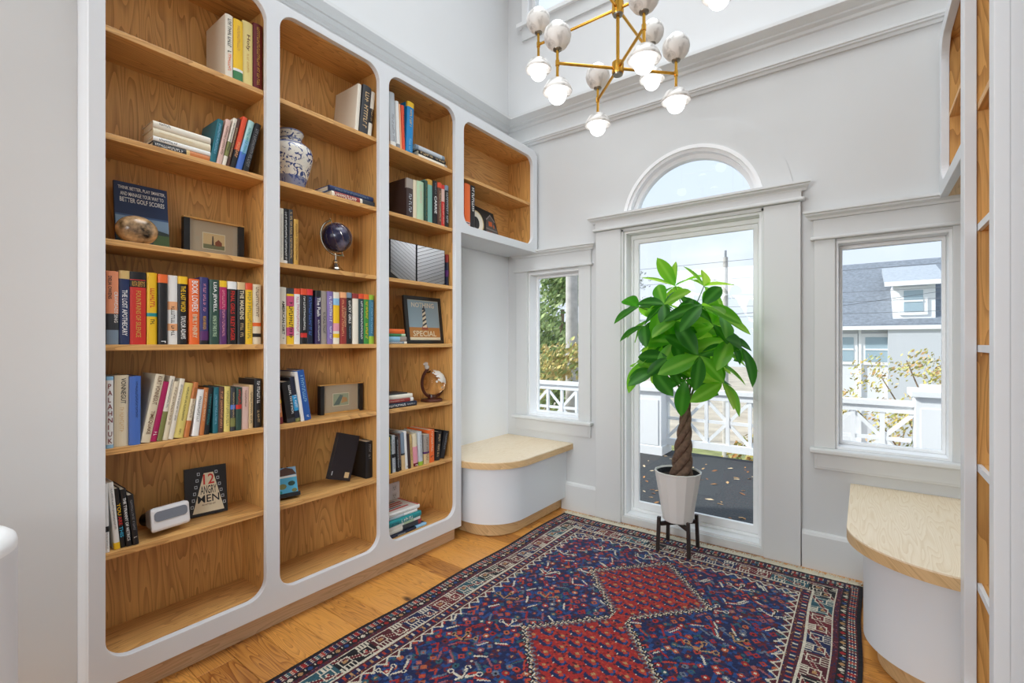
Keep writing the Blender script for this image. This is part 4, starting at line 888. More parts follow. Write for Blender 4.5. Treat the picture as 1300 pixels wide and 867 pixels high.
  (1.0956, 0.0182, 0.2486, 0.155, 0.0, 'black', [(0.0, 0.06, 'white')], [('#', 0.08, 0.95, 'white', 0, 0.5)], 'black book with white lettering'),
  (1.1164, 0.0192, 0.2481, 0.155, 0.0, 'charcoal', [], [('#', 0.1, 0.95, 'sand', 0, 0.45)], 'charcoal book with sand lettering'),
  (1.1414, 0.0204, 0.2088, 0.155, 0.0, 'gold', [], [('#', 0.1, 0.9, 'brown', 0, 0.4)], 'short gold book'),
 ]),
 ('bay2_hardbacks', -0.045, 1.243, [
  (1.0831, 0.0303, 0.2561, 0.155, 0.0, 'ivory', [], [('AMERICAN DIRT', 0.17, 0.76, 'black', 0, 0.42), ('#', 0.08, 0.11, 'black', 0, 0.3)], 'ivory book with tall black letters'),
  (1.1172, 0.0339, 0.2537, 0.155, 0.0, 'yellow', [(0.9, 1, 'charcoal'), (0.68, 0.86, 'magenta2'), (0.15, 0.3, 'magenta2')], [('#', 0.1, 0.75, 'black', 0, 0.5)], 'yellow book with pink flowers'),
  (1.149, 0.0276, 0.2556, 0.155, 0.0, 'white', [(0.9, 1, 'vermilion')], [('#', 0.15, 0.85, 'magenta2', 0, 0.4)], 'white book with vermilion top'),
  (1.1795, 0.0302, 0.2569, 0.155, 0.0, 'black', [(0.89, 1, 'vermilion'), (0.12, 0.2, 'red')], [('#', 0.25, 0.86, 'white', 0, 0.3)], 'black book with vermilion top and red foot'),
  (1.2116, 0.0309, 0.2589, 0.155, 0.0, 'darknavy', [(0.89, 1, 'scarlet')], [('#', 0.15, 0.85, 'blue', 0, 0.4)], 'dark navy book with scarlet top'),
  (1.2522, 0.0288, 0.2556, 0.155, 0.0, 'plumdark', [(0.88, 1, 'black')], [('The Push', 0.52, 0.87, 'white', 0, 0.55), ('#', 0.05, 0.45, 'white', 0, 0.25)], 'dark purple book with white title'),
  (1.284, 0.0315, 0.2559, 0.155, 0.0, 'taupe', [], [('#', 0.2, 0.6, 'charcoal', 0, 0.4)], 'taupe book'),
  (1.3167, 0.0307, 0.2574, 0.155, 0.0, 'lavender', [], [('#', 0.4, 0.9, 'white', 0, 0.45), ('#', 0.1, 0.35, 'white', 0, 0.3)], 'lavender book'),
  (1.35, 0.0325, 0.2558, 0.155, 0.0, 'ivory', [(0.4, 0.75, 'yellow'), (0.75, 0.88, 'skyblue'), (0.25, 0.4, 'pink'), (0.12, 0.2, 'yellow')], [], 'book with yellow pink and blue patches'),
  (1.3877, 0.0351, 0.2589, 0.155, 0.0, 'maroon2', [(0.89, 1, 'peach')], [('#', 0.15, 0.85, 'peach', -0.15, 0.3), ('#', 0.3, 0.7, 'sand', 0.2, 0.3)], 'brick red book with peach top'),
  (1.425, 0.0302, 0.2603, 0.155, 0.0, 'black', [(0.9, 1, 'greyblue')], [('LUCKY GIRLS', 0.4, 0.84, 'white', 0, 0.45), ('#', 0.1, 0.35, 'greyblue', 0, 0.3)], 'black book with slate top'),
  (1.4581, 0.0326, 0.258, 0.155, 0.0, 'ivory', [(0.9, 1, 'maroon2')], [], 'blank ivory book with brick red top'),
  (1.4914, 0.0303, 0.2598, 0.155, 0.0, 'darkteal', [(0.9, 1, 'vermilion')], [('#', 0.1, 0.85, 'white', 0, 0.35)], 'dark teal book with vermilion top'),
  (1.5239, 0.0322, 0.2593, 0.155, 0.0, 'green', [(0.9, 1, 'orange')], [('#', 0.1, 0.45, 'yellow', 0, 0.4), ('#', 0.5, 0.87, 'yellow', 0, 0.4)], 'green book with orange top'),
  (1.5577, 0.0317, 0.259, 0.155, 0.0, 'teal3', [(0.9, 1, 'lime'), (0, 0.16, 'lime')], [('#', 0.2, 0.85, 'skyblue', 0, 0.35)], 'teal book with lime ends'),
 ]),
 ('bay2_slant', -0.045, 0.885, [
  (1.0588, 0.0249, 0.1555, 0.155, -0.094, 'orange2', [(0, 0.2, 'darkred'), (0.6, 0.7, 'yellow')], [('#', 0.3, 0.6, 'white', 0, 0.5)], 'rust orange book'),
  (1.1034, 0.0379, 0.1881, 0.155, -0.138, 'black', [(0.0, 0.1, 'charcoal')], [('#', 0.2, 0.9, 'white', 0.25, 0.25)], 'black book with white edge lettering'),
  (1.1433, 0.021, 0.2081, 0.155, -0.144, 'darknavy', [(0.0, 0.08, 'olive'), (0.25, 0.6, 'cyan2')], [('#', 0.3, 0.6, 'white', 0, 0.5)], 'navy book with bright cyan label'),
  (1.1663, 0.0156, 0.2306, 0.155, -0.15, 'white', [], [], 'thin white book'),
  (1.1844, 0.0354, 0.2366, 0.155, -0.158, 'royal', [], [('#', 0.35, 0.9, 'skyblue', 0, 0.4), ('#', 0.06, 0.1, 'white', 0, 0.3)], 'thick royal blue book'),
 ]),
 ('bay3_top', -0.045, 2.335, [
  (1.6867, 0.0388, 0.299, 0.155, -0.045, 'silver', [(0.0, 0.1, 'white')], [('#', 0.1, 0.6, 'grey', 0, 0.35)], 'tall silver white book'),
  (1.7276, 0.0225, 0.2626, 0.155, -0.051, 'white', [(0, 0.1, 'grey')], [], 'leaning plain white book'),
  (1.7523, 0.0119, 0.2562, 0.155, -0.049, 'peach', [], [], 'thin peach book'),
  (1.7656, 0.0215, 0.2568, 0.155, -0.034, 'vermilion', [], [('#', 0.3, 0.8, 'charcoal', 0.2, 0.3)], 'leaning vermilion book'),
  (1.8387, 0.0479, 0.296, 0.155, 0.038, 'azure', [(0.9, 1, 'yellow')], [('#', 0.5, 0.85, 'yellow', 0, 0.3), ('#', 0.05, 0.3, 'skyblue', 0, 0.3)], 'azure book with yellow top'),
 ]),
 ('bay3_mid', -0.045, 1.968, [
  (1.822, 0.0486, 0.225, 0.2, 0.0, 'darkbrown', [(0.75, 1, 'taupe')], [('#', 0.1, 0.6, 'silver', 0, 0.4)], 'thick dark brown book with silver lettering'),
  (1.8618, 0.0268, 0.2277, 0.155, 0.0, 'cream', [], [], 'plain cream book'),
  (1.9044, 0.0541, 0.2311, 0.155, 0.0, 'mint', [], [('#', 0.4, 0.9, 'blush', 0, 0.3)], 'mint green book'),
  (1.9441, 0.021, 0.2455, 0.155, 0.0, 'darkgreen', [], [('#', 0.1, 0.9, 'olive', 0, 0.4)], 'slim dark green book'),
  (1.979, 0.0443, 0.2626, 0.155, 0.0, 'teal4', [(0.88, 1, 'gold')], [], 'sea green book with gold top'),
  (2.0202, 0.0336, 0.2647, 0.155, 0.0, 'black', [], [('CARRIE', 0.25, 0.65, 'white', 0, 0.6), ('#', 0.7, 0.95, 'grey', 0, 0.3)], 'black book with white script'),
  (2.0556, 0.0326, 0.2637, 0.155, 0.0, 'brown2', [(0.88, 1, 'vermilion')], [('#', 0.1, 0.8, 'sand', 0, 0.3)], 'brown book with vermilion top'),
  (2.0878, 0.0271, 0.2584, 0.155, 0.0, 'red', [(0.6, 0.9, 'blush')], [('#', 0.05, 0.55, 'blush', 0, 0.4)], 'red and blush book'),
  (2.1184, 0.0294, 0.2626, 0.155, 0.0, 'black', [(0.88, 1, 'greyblue')], [('#', 0.1, 0.85, 'silver', 0, 0.5)], 'slim black book with silver lettering'),
 ]),
 ('bay3_low', -0.045, 0.528, [
  (1.6614, 0.0183, 0.2018, 0.155, -0.027, 'yellow', [], [], 'bright yellow book'),
  (1.6814, 0.0151, 0.2088, 0.155, -0.033, 'darkgreen', [(0, 0.5, 'charcoal')], [('#', 0.5, 0.9, 'silver', 0, 0.3)], 'leaning dark green book'),
  (1.6983, 0.0256, 0.2061, 0.155, -0.039, 'silver', [(0.4, 0.5, 'black')], [('#', 0.1, 0.9, 'charcoal', 0, 0.3)], 'leaning silver book with black band'),
  (1.7257, 0.0178, 0.1991, 0.155, -0.045, 'black', [], [('#', 0.1, 0.9, 'silver', 0, 0.35)], 'leaning black book with silver lettering'),
  (1.7454, 0.0169, 0.2091, 0.155, -0.052, 'brown2', [(0, 0.3, 'black')], [('#', 0.1, 0.9, 'grey', 0, 0.3)], 'leaning brown book'),
  (1.7641, 0.0242, 0.2122, 0.155, -0.058, 'greyblue', [(0, 0.4, 'sand'), (0.4, 0.45, 'charcoal')], [], 'leaning slate and sand book'),
  (1.7902, 0.0197, 0.2166, 0.155, -0.064, 'white', [], [('#', 0.03, 0.08, 'black', 0, 0.5)], 'leaning slim white book'),
  (1.8119, 0.0151, 0.1988, 0.155, -0.071, 'darkbrown', [], [], 'leaning slim dark brown book'),
  (1.8289, 0.0239, 0.1891, 0.155, -0.078, 'tan', [], [('#', 0.2, 0.8, 'brown', 0, 0.3)], 'leaning tan book'),
  (1.8561, 0.032, 0.193, 0.155, -0.064, 'cream', [(0, 0.5, 'maroon'), (0.1, 0.6, 'pink')], [('#', 0.0, 0.05, 'white', 0, 0.6)], 'cream and maroon book with photograph spine'),
  (1.89, 0.0294, 0.1984, 0.155, -0.057, 'silver', [(0, 0.12, 'lime')], [('#', 0.2, 0.9, 'grey', 0, 0.3)], 'silver book with lime foot'),
  (1.9481, 0.0414, 0.1747, 0.155, 0.0, 'taupe', [(0.35, 0.42, 'plum'), (0, 0.35, 'sand')], [('#', 0.1, 0.9, 'brown', 0, 0.3)], 'taupe photograph spine book'),
  (1.9937, 0.0445, 0.1948, 0.2, 0.0, 'orange', [], [('#', 0.3, 0.95, 'cream', 0, 0.3), ('#', 0.1, 0.2, 'black', 0, 0.5)], 'bright orange book'),
  (2.059, 0.0405, 0.1735, 0.155, 0.111, 'black', [], [('#', 0.1, 0.9, 'sand', 0, 0.35)], 'thick black book with sand lettering'),
  (2.1035, 0.0398, 0.17, 0.155, 0.248, 'black', [], [('#', 0.3, 0.9, 'grey', 0, 0.3)], 'thick black book with grey lettering'),
 ]),
 ('bay4_books', -0.045, 2.003, [
  (2.308, 0.055, 0.2899, 0.2, 0.0, 'orange', [(0, 0.14, 'blush')], [('#', 0.02, 0.12, 'navy', 0, 0.6)], 'bright orange book'),
  (2.3634, 0.0479, 0.2923, 0.2, 0.0, 'black', [], [('#', 0.4, 0.95, 'white', 0, 0.45)], 'black book with white lettering'),
 ]),
]
for key, xf, zz, bl_ in SHELF_ROWS:
    ph, grp = ROWS[key]
    for (piv, w, h, d_, lean, cover, bands, texts, desc) in bl_:
        yc = piv; zc = zz
        if lean > 0: yc = piv - w / 2 * math.cos(lean); zc = zz + w / 2 * math.sin(lean)
        elif lean < 0: yc = piv + w / 2 * math.cos(lean); zc = zz + w / 2 * math.sin(-lean)
        jx = random.uniform(-.006, .004)
        book((xf + jx, yc, zc + .0004), (-lean, 0, 0), w, h, d_, cover, bands, texts, desc + ' ' + ph, grp)
LAST = [None]
def stack(x, y1, z, items, ph, grp):
    """books lying flat, bottom first: (length, thickness, depth, cover, bands, texts, desc, dy, dx, yaw)"""
    for (L, t, d_, cover, bands, texts, desc, dy, dx, yaw) in items:
        LAST[0] = book((x + dx, y1 + dy, z + t / 2 + .0004), (R(90), 0, yaw), t - .0004, L, d_, cover, bands, texts, desc + ' ' + ph, grp); z += t + .0003
    return LAST[0]
stack(-.05, .79, 1.968, [
    (.19, .026, .12, 'black', [(0, .38, 'orange2'), (.38, .44, 'tan')], [('#', .5, .97, 'white', 0, .35)], 'black and orange paperback at the foot', 0, 0, 0),
    (.19, .017, .12, 'white', [], [('#', .6, .9, 'charcoal', 0, .4)], 'white paperback second from the foot', 0, 0, .0),
    (.19, .03, .12, 'cream', [], [('#', .3, .9, 'sand', 0, .15)], 'thick cream paperback third from the foot', 0, 0, 0),
    (.19, .026, .12, 'ivory', [], [('#', .7, .9, 'charcoal', .2, .3)], 'ivory paperback on top', .0, .0, 0)], 'of the stack beside the teal book', 'flat paperback stack beside the teal book')
stack(-.05, 1.575, 1.968, [
    (.25, .028, .15, 'ivory', [(0, .3, 'charcoal'), (.36, .95, 'maroon2')], [('#', .4, .95, 'ivory', 0, .6)], 'red and ivory book lying under the blue one', -.002, .006, 0),
    (.255, .026, .16, 'royal', [(0, 1, 'navy')], [('#', .1, .9, 'greyblue', 0, .35)], 'blue book lying on the red one', -.006, 0, 0)], 'beside the ginger jar', 'two books lying beside the ginger jar')
stack(-.05, 2.12, 2.335, [
    (.235, .022, .15, 'ivory', [(0, .1, 'taupe')], [], 'ivory book at the foot', 0, .004, 0),
    (.22, .026, .15, 'black', [], [('#', .5, .95, 'sand', 0, .6), ('#', .05, .4, 'sand', 0, .4)], 'black book with sand lettering in the middle', -.01, .002, 0),
    (.24, .028, .16, 'greyblue', [(.1, .9, 'silver')], [], 'slate grey book on top', -.012, -.004, 0)], 'of the stack beside the azure book', 'stack beside the azure book')
stack(-.05, 1.80, 1.243, [
    (.165, .013, .11, 'greyblue', [(0, .12, 'ivory')], [('#', .2, .8, 'white', 0, .4)], 'slate blue booklet at the foot', 0, 0, 0),
    (.16, .028, .11, 'royal', [(0, .3, 'taupe'), (.3, 1, 'skyblue')], [], 'sky blue book second from the foot', -.002, 0, 0),
    (.15, .015, .11, 'darkgreen2', [(.0, .2, 'mint')], [], 'green book third from the foot', -.01, 0, 0),
    (.14, .026, .11, 'orange', [], [('#', .05, .15, 'darkred', 0, .3)], 'orange book on top', -.016, 0, 0)], 'of the stack beside the lighthouse poster', 'stack beside the lighthouse poster')
stack(-.05, 1.872, .885, [
    (.245, .028, .16, 'darknavy', [], [('#', .35, .95, 'white', 0, .45), ('#', .05, .3, 'silver', 0, .3)], 'navy book with white lettering at the foot', 0, .004, 0),
    (.225, .020, .15, 'maroon2', [(0, .1, 'white')], [('#', .3, .8, 'blush', 0, .3)], 'dark red book second from the foot', -.025, .002, 0),
    (.22, .024, .15, 'ivory', [], [], 'ivory book third from the foot', -.03, 0, 0),
    (.19, .007, .12, 'charcoal', [], [], 'thin charcoal booklet on top', -.06, -.01, 0)], 'of the stack beside the glass globe', 'stack beside the glass globe')
tb = stack(-.05, 1.94, .17, [
    (.27, .014, .16, 'darknavy', [(0, .3, 'skyblue')], [('#', .6, .8, 'white', 0, .4)], 'thin navy book at the foot', .0, .012, 0),
    (.255, .03, .18, 'ivory', [(0, .55, 'charcoal'), (0, .1, 'maroon2')], [], 'ivory and charcoal book second from the foot', -.03, .0, 0),
    (.25, .018, .18, 'white', [(.2, .5, 'mint')], [], 'white book third from the foot', -.038, 0, .0),
    (.255, .03, .18, 'teal', [], [('#', .25, .6, 'white', 0, .6), ('#', .65, .95, 'navy', 0, .5)], 'teal book with white lettering', -.036, .006, .04),
    (.24, .015, .18, 'white', [(.4, .9, 'silver')], [('#', .8, .95, 'red', 0, .4)], 'white and silver book under the top one', -.06, -.002, -.03),
    (.25, .022, .19, 'white', [], [('#', .3, .95, 'grey', 0, .2)], 'white book with red edge on top', -.04, -.004, 0)], 'of the stack below the wall outlet', 'stack below the wall outlet')
yt = .0108      # upper cover of the topmost book: red edge strip and printed lines
MB().box(-.188, -.004, yt, yt + .0004, .002, .012).build('cover_band', bcol('red'), tb)
for k, (c_, z0_, z1_) in enumerate((('grey', .06, .12), ('red', .04, .2), ('red', .05, .21), ('grey', .08, .17), ('red', .05, .19))):
    MB().box(-.16 + k * .027, -.16 + k * .027 + .014, yt, yt + .0004, z0_, z1_).build('cover_lettering', bcol(c_), tb)
book((-.07, 1.561, .5284), (0, 0, 0), .042, .195, .17, 'black', [], [('#', .5, .92, 'grey', 0, .3)], 'upright black book behind the leaning black book')
book((-.06, 2.143, 1.6064), (0, 0, 0), .016, .2, .15, 'darknavy', [(.75, 1, 'maroon2'), (.3, .5, 'plum')], [], 'slim navy and red book beside the chevron panels')
book((2.345, 1.68, 1.9684), (0, 0, R(180)), .032, .26, .16, 'teal4', [(.85, 1, 'vermilion'), (0, .7, 'ivory')], [], 'ivory book with vermilion top in the narrow bookcase')
book((2.345, 1.70, .5284), (0, 0, R(180)), .035, .25, .16, 'black', [(.85, 1, 'red')], [('#', .1, .3, 'white', 0, .3)], 'black book with red top in the narrow bookcase')
for k, (c_, h_) in enumerate((('plumdark', .25), ('charcoal', .24), ('indigo', .255))):
    book((2.385, 2.60 + k * .045, 2.3334), (0, 0, R(180)), .04, h_, .15, c_, [(.1, .16, 'silver')], [('#', .3, .9, 'silver', 0, .35)], ('dark plum', 'charcoal', 'indigo')[k] + ' book in the upper box over the curved bench', 'books in the upper box over the bench')

# ------------------------------------------------------------------ flat shapes for covers and prints
def shape(par, pts, x, col, name='print', th=.0004):
    m = col if not isinstance(col, str) else (bcol(col) if col in HEX else pmat('print_' + col, col, .5))
    return MB().prism(pts, YZ, x, x + th).build(name, m, par, recalc=True)
R4 = lambda y0, y1, z0, z1: [(y0, z0), (y1, z0), (y1, z1), (y0, z1)]
def facing(name, label, cat, loc, rot, w, h, t, col, pages=True):
    r = empty(name, loc, rot); tag(r, label, cat)
    MB().box(-.0015, 0, -w / 2, w / 2, 0, h).build('front_cover', bcol(col), r)
    MB().box(-t, -t + .0015, -w / 2, w / 2, 0, h).build('back_cover', bcol(col), r)
    MB().box(-t, 0, -w / 2 - .0012, -w / 2, 0, h).build('spine', bcol(col), r)
    MB().box(-t + .0015, -.0015, -w / 2, w / 2 - .003, .003, h - .003).build('pages', paper, r)
    return r
g = facing('book', 'golf book with navy cover standing behind the polished shell', 'book', (-.158, .602, 1.6085), (0, -.13, 0), .166, .248, .012, 'navy')
shape(g, R4(-.083, .083, .0, .248), .0002, '#1d3157', 'cover_print')
shape(g, R4(-.083, .083, .0, .125), .0005, '#3a5a86', 'cover_print')
shape(g, R4(-.083, .083, .055, .118), .0009, '#7f9ab4', 'cover_print')
shape(g, [(-.083, .0), (.083, .0), (.083, .07), (.02, .085), (-.083, .06)], .0013, '#2d3d3a', 'cover_print')
shape(g, R4(.03, .083, .012, .06), .0017, '#4f6a3a', 'cover_print'); shape(g, R4(-.083, .083, 0, .014), .0017, 'skyblue', 'cover_print')
for s, z, hh, ww in (('THINK BETTER, PLAY SMARTER,', .226, .015, .148), ('AND MANAGE YOUR WAY TO', .204, .015, .136), ('BETTER GOLF SCORES', .181, .018, .14)): text(g, s, bcol('white'), face_px(.0012, .002, z), ww, hh)
shm = pmat('polished_shell', '#a98a66', .2, noise=.95, nscale=30)
sh_ = MB()
sh_.sphere((0, 0, .053), .053, 28, 16, (.92, 1.2, 1.0)); o = sh_.build('polished_shell', shm, smooth=True, loc=(-.088, .562, 1.6064)); tag(o, 'round brown and cream polished shell in front of the golf book', 'shell')
an = facing('book', 'black book with cream trapezoid cover beside the toy viewer', 'book', (-.155, .818, .5315), (0, -.16, R(-8)), .15, .198, .016, 'black')
shape(an, [(-.052, .012), (.062, .012), (.026, .172), (-.008, .172)], .0003, 'cream', 'cover_print')
text(an, '12', bcol('red'), face_px(.001, .009, .146), .04, .042); text(an, 'ANGRY', bcol('black'), face_px(.001, .007, .103), .058, .034); text(an, 'MEN', bcol('black'), face_px(.001, .006, .067), .078, .03)
text(an, 'ADAPTED BY', bcol('brown'), face_px(.001, .006, .043), .05, .007); 
for k in range(6):
    for s in (-1, 1):
        yy = (.005 + s * (.027 + .0052 * (6 - k))); zq = .035 + k * .026
        MB().add([(.0006, yy - .005, zq), (.0006, yy + .005, zq), (.0006, yy + .005, zq + .012), (.0006, yy - .005, zq + .012)], [(0, 1, 2, 3)]).build('film_frame', bcol('silver'), an)
        MB().add([(.0009, yy - .0032, zq + .002), (.0009, yy + .0032, zq + .002), (.0009, yy + .0032, zq + .01), (.0009, yy - .0032, zq + .01)], [(0, 1, 2, 3)]).build('film_hole', bcol('black'), an)
bk = facing('book', 'black book leaning on the upright black book', 'book', (-.10, 1.40, .5495), (-.30, -.05, 0), .125, .232, .026, 'charcoal')
shape(bk, R4(-.0625, .0625, 0, .232), .0002, '#221a1e', 'cover_print'); shape(bk, R4(.022, .048, .014, .042), .0006, 'sand', 'price_label'); shape(bk, R4(-.055, -.05, .02, .04), .0006, 'silver', 'cover_print')

# toy stereo viewer
vw = empty('toy_viewer', (-.11, .655, .5405), (0, R(-8), R(8))); tag(vw, 'white plastic toy stereo viewer on the oak shelf', 'toy')
wp = pmat('white_plastic', '#e8e6e6', .3)
def frustum(x0, x1, a, b):
    """loft between two (y half width, z0, z1) sections"""
    v = [(x0, -a[0], a[1]), (x0, a[0], a[1]), (x0, a[0], a[2]), (x0, -a[0], a[2]), (x1, -b[0], b[1]), (x1, b[0], b[1]), (x1, b[0], b[2]), (x1, -b[0], b[2])]
    return MB().add(v, [(0, 1, 2, 3), (4, 7, 6, 5), (0, 4, 5, 1), (1, 5, 6, 2), (2, 6, 7, 3), (3, 7, 4, 0)])
frustum(-.05, .03, (.042, .012, .07), (.058, .004, .088)).build('body', wp, vw, recalc=True, bevel=.008)
frustum(.028, .052, (.06, .0, .09), (.068, .002, .086)).build('hood', wp, vw, recalc=True, bevel=.009)
MB().prism(rrect(-.056, .056, .038, .074, .013, 6), YZ, .0515, .0545).build('lens_panel', pmat('smoked_plastic', '#7d828c', .2), vw, recalc=True)
for y in (-.026, .026): MB().tube([(-.048, y, .04), (-.078, y, .036)], [.02, .025], 16).build('eyepiece', black_paint if y < 0 else wp, vw, smooth=True)
MB().box(-.008, .006, .058, .066, .05, .078).build('lever', wp, vw, bevel=.002)
bb = bars(.0, 1.0, .07, .0, .016, 77)
bb.v = [(p[1] - .012, .033 - p[2] + .002 if False else p[2] - .035, .0835 + .0002) for p in bb.v]; bb.build('lettering', bcol('charcoal'), vw)

# postcards between black posts
def postcard(label, y0, y1, z, h, x, kind):
    r = empty('postcard_frame', (x, (y0 + y1) / 2, z + .0004)); tag(r, label, 'picture frame', 'postcard frames with black posts'); w = (y1 - y0) / 2
    gold = wood('frame_oak_' + kind, 'Y', '#d7a35a', '#a9773a', 3)
    for s in (-1, 1): MB().box(-.014, .014, s * w - .011, s * w + .011, 0, h - .006).build('post', black_paint, r, bevel=.001)
    MB().box(-.012, .012, -w - .012, w + .012, h - .006, h).build('top_rail', gold, r); MB().box(-.012, .012, -w + .011, w - .011, 0, .007).build('bottom_rail', gold, r)
    MB().box(-.004, -.001, -w + .011, w - .011, .007, h - .006).build('mat_board', pmat('taupe_mat', '#b9a48c', .5), r)
    pw, ph = w * .42, h * .44; zc = h * .45
    shape(r, R4(-pw, pw, zc - ph / 2, zc + ph / 2), -.0008, 'cream', 'postcard')
    if kind == 'lighthouse':
        shape(r, R4(-pw + .003, pw - .003, zc - ph / 2 + .003, zc + ph / 2 - .003), -.0003, '#d9b98a', 'postcard_sky'); shape(r, R4(-pw + .003, pw - .003, zc - ph / 2 + .003, zc - ph / 5), .0002, '#7c7a5a', 'postcard_land')
        shape(r, [(-.009, zc - ph / 4), (-.001, zc - ph / 4), (-.003, zc + ph * .32), (-.007, zc + ph * .32)], .0006, '#4b3f38', 'lighthouse_shape'); shape(r, [(.004, zc - ph / 4), (.03, zc - ph / 4), (.03, zc - .002), (.017, zc + .01), (.004, zc - .002)], .0006, '#8a4b34', 'house_shape')
    else:
        shape(r, R4(-pw + .003, pw - .003, zc - ph / 2 + .003, zc + ph / 2 - .003), -.0003, '#9fa58a', 'postcard_sky'); shape(r, [(-pw + .004, zc - ph * .4), (-.01, zc - ph * .4), (.012, zc + ph * .3), (-.006, zc + ph * .38)], .0002, '#5b6b66', 'hill_shape'); shape(r, [(0, zc - ph * .3), (pw * .8, zc - ph * .2), (pw * .7, zc + ph * .1), (.008, zc + ph * .2)], .0006, '#b78a55', 'hill_shape')
    MB().box(.002, .0035, -w + .011, w - .011, .007, h - .006).build('glass_pane', GLASS, r)
postcard('lighthouse postcard between black posts on the oak shelf', .742, .951, 1.606, .158, -.165, 'lighthouse')
postcard('landscape postcard between black posts on the oak shelf', 1.328, 1.556, .885, .152, -.15, 'landscape')

# ginger jar
jm = bpy.data.materials.new('blue_and_white_porcelain'); jm.use_nodes = True; n = jm.node_tree; b = n.nodes['Principled BSDF']; L = n.links
tcn = n.nodes.new('ShaderNodeTexCoord'); no = n.nodes.new('ShaderNodeTexNoise'); no.inputs['Scale'].default_value = 27; no.inputs['Detail'].default_value = 1.5; no.inputs['Distortion'].default_value = 2.2
L.new(tcn.outputs['Object'], no.inputs['Vector']); ra = n.nodes.new('ShaderNodeValToRGB'); ra.color_ramp.interpolation = 'LINEAR'
ra.color_ramp.elements[0].position = .40; ra.color_ramp.elements[0].color = hexc('#35457c'); ra.color_ramp.elements[1].position = .455; ra.color_ramp.elements[1].color = hexc('#e6e1d6'); L.new(no.outputs['Fac'], ra.inputs[0])
sz = n.nodes.new('ShaderNodeSeparateXYZ'); L.new(tcn.outputs['Object'], sz.inputs[0])
ft = n.nodes.new('ShaderNodeValToRGB'); ft.color_ramp.interpolation = 'CONSTANT'; e = ft.color_ramp.elements; e[0].position = 0; e[0].color = (1, 1, 1, 1); e[1].position = .055; e[1].color = (0, 0, 0, 1)
for p_, c_ in ((.2, 1), (.212, 0), (.232, 1), (.24, 0), (.268, 1)): q = e.new(p_); q.color = (c_, c_, c_, 1)
L.new(sz.outputs['Z'], ft.inputs[0]); mm = n.nodes.new('ShaderNodeMix'); mm.data_type = 'RGBA'; ml = n.nodes.new('ShaderNodeMath'); ml.operation = 'MULTIPLY'; ml.inputs[1].default_value = .75; L.new(ft.outputs[0], ml.inputs[0]); L.new(ml.outputs[0], mm.inputs[0]); L.new(ra.outputs[0], mm.inputs[6]); mm.inputs[7].default_value = hexc('#4a5a92')
L.new(mm.outputs[2], b.inputs['Base Color']); b.inputs['Roughness'].default_value = .15
o = MB().lathe([(.0001, 0), (.058, 0), (.062, .004), (.066, .03), (.084, .09), (.097, .145), (.1, .172), (.094, .196), (.07, .218), (.052, .226), (.05, .246), (.056, .262), (.06, .27), (.058, .277), (.05, .276), (.046, .262), (.044, .23), (.0001, .22)], 40).build('ginger_jar', jm, smooth=True, recalc=True, loc=(-.138, 1.163, 1.9684), angle=60)
tag(o, 'blue and white porcelain jar on the oak shelf', 'vase')

# navy globe on a silver stand
gr = empty('desk_globe', (-.125, 1.393, 1.6064)); tag(gr, 'navy globe on a silver stand below the porcelain jar', 'globe')
silver = pmat('polished_silver', '#cfc6b4', .16, 1.0)
MB().lathe([(.0001, 0), (.046, 0), (.047, .006), (.042, .012), (.036, .016), (.034, .022), (.026, .03), (.018, .042), (.012, .05), (.015, .056), (.012, .062), (.007, .068), (.007, .098), (.0001, .098)], 28).build('base', silver, gr, smooth=True, recalc=True)
ax = Vector((0, .42, -1)).normalized(); gc = Vector((0, .008, .182)); perp = Vector((0, -1, -.42)).normalized(); ring = []
for i in range(25):
    a = math.pi * i / 24; ring.append(gc + (-ax * math.cos(a) + perp * math.sin(a)) * .09)
MB().tube(ring, .0055, 8).build('meridian_ring', silver, gr, smooth=True)
MB().tube([gc - ax * .1, gc - ax * .07], .003, 8).build('axis_pin', silver, gr); MB().tube([gc + ax * .07, gc + ax * .1], .003, 8).build('axis_pin', silver, gr)
gb = bpy.data.materials.new('lapis_ball'); gb.use_nodes = True; n = gb.node_tree; b = n.nodes['Principled BSDF']; tcn = n.nodes.new('ShaderNodeTexCoord'); no = n.nodes.new('ShaderNodeTexNoise'); no.inputs['Scale'].default_value = 9; no.inputs['Detail'].default_value = 6
n.links.new(tcn.outputs['Object'], no.inputs['Vector']); ra = n.nodes.new('ShaderNodeValToRGB'); e = ra.color_ramp.elements; e[0].position = .5; e[0].color = hexc('#1d1c3a'); e[1].position = .66; e[1].color = hexc('#8f8ba0'); n.links.new(no.outputs['Fac'], ra.inputs[0]); n.links.new(ra.outputs[0], b.inputs['Base Color']); b.inputs['Roughness'].default_value = .2
ball = MB().sphere(gc, .075, 32, 20).build('ball', gb, gr, smooth=True)
for k in range(6):
    a = math.pi * k / 6; e1 = ax.orthogonal().normalized(); e2 = ax.cross(e1); dv = e1 * math.cos(a) + e2 * math.sin(a)
    MB().tube([gc + (ax * math.cos(2 * math.pi * i / 40) + dv * math.sin(2 * math.pi * i / 40)) * .0752 for i in range(41)], .0005, 4).build('meridian_line', silver, ball)

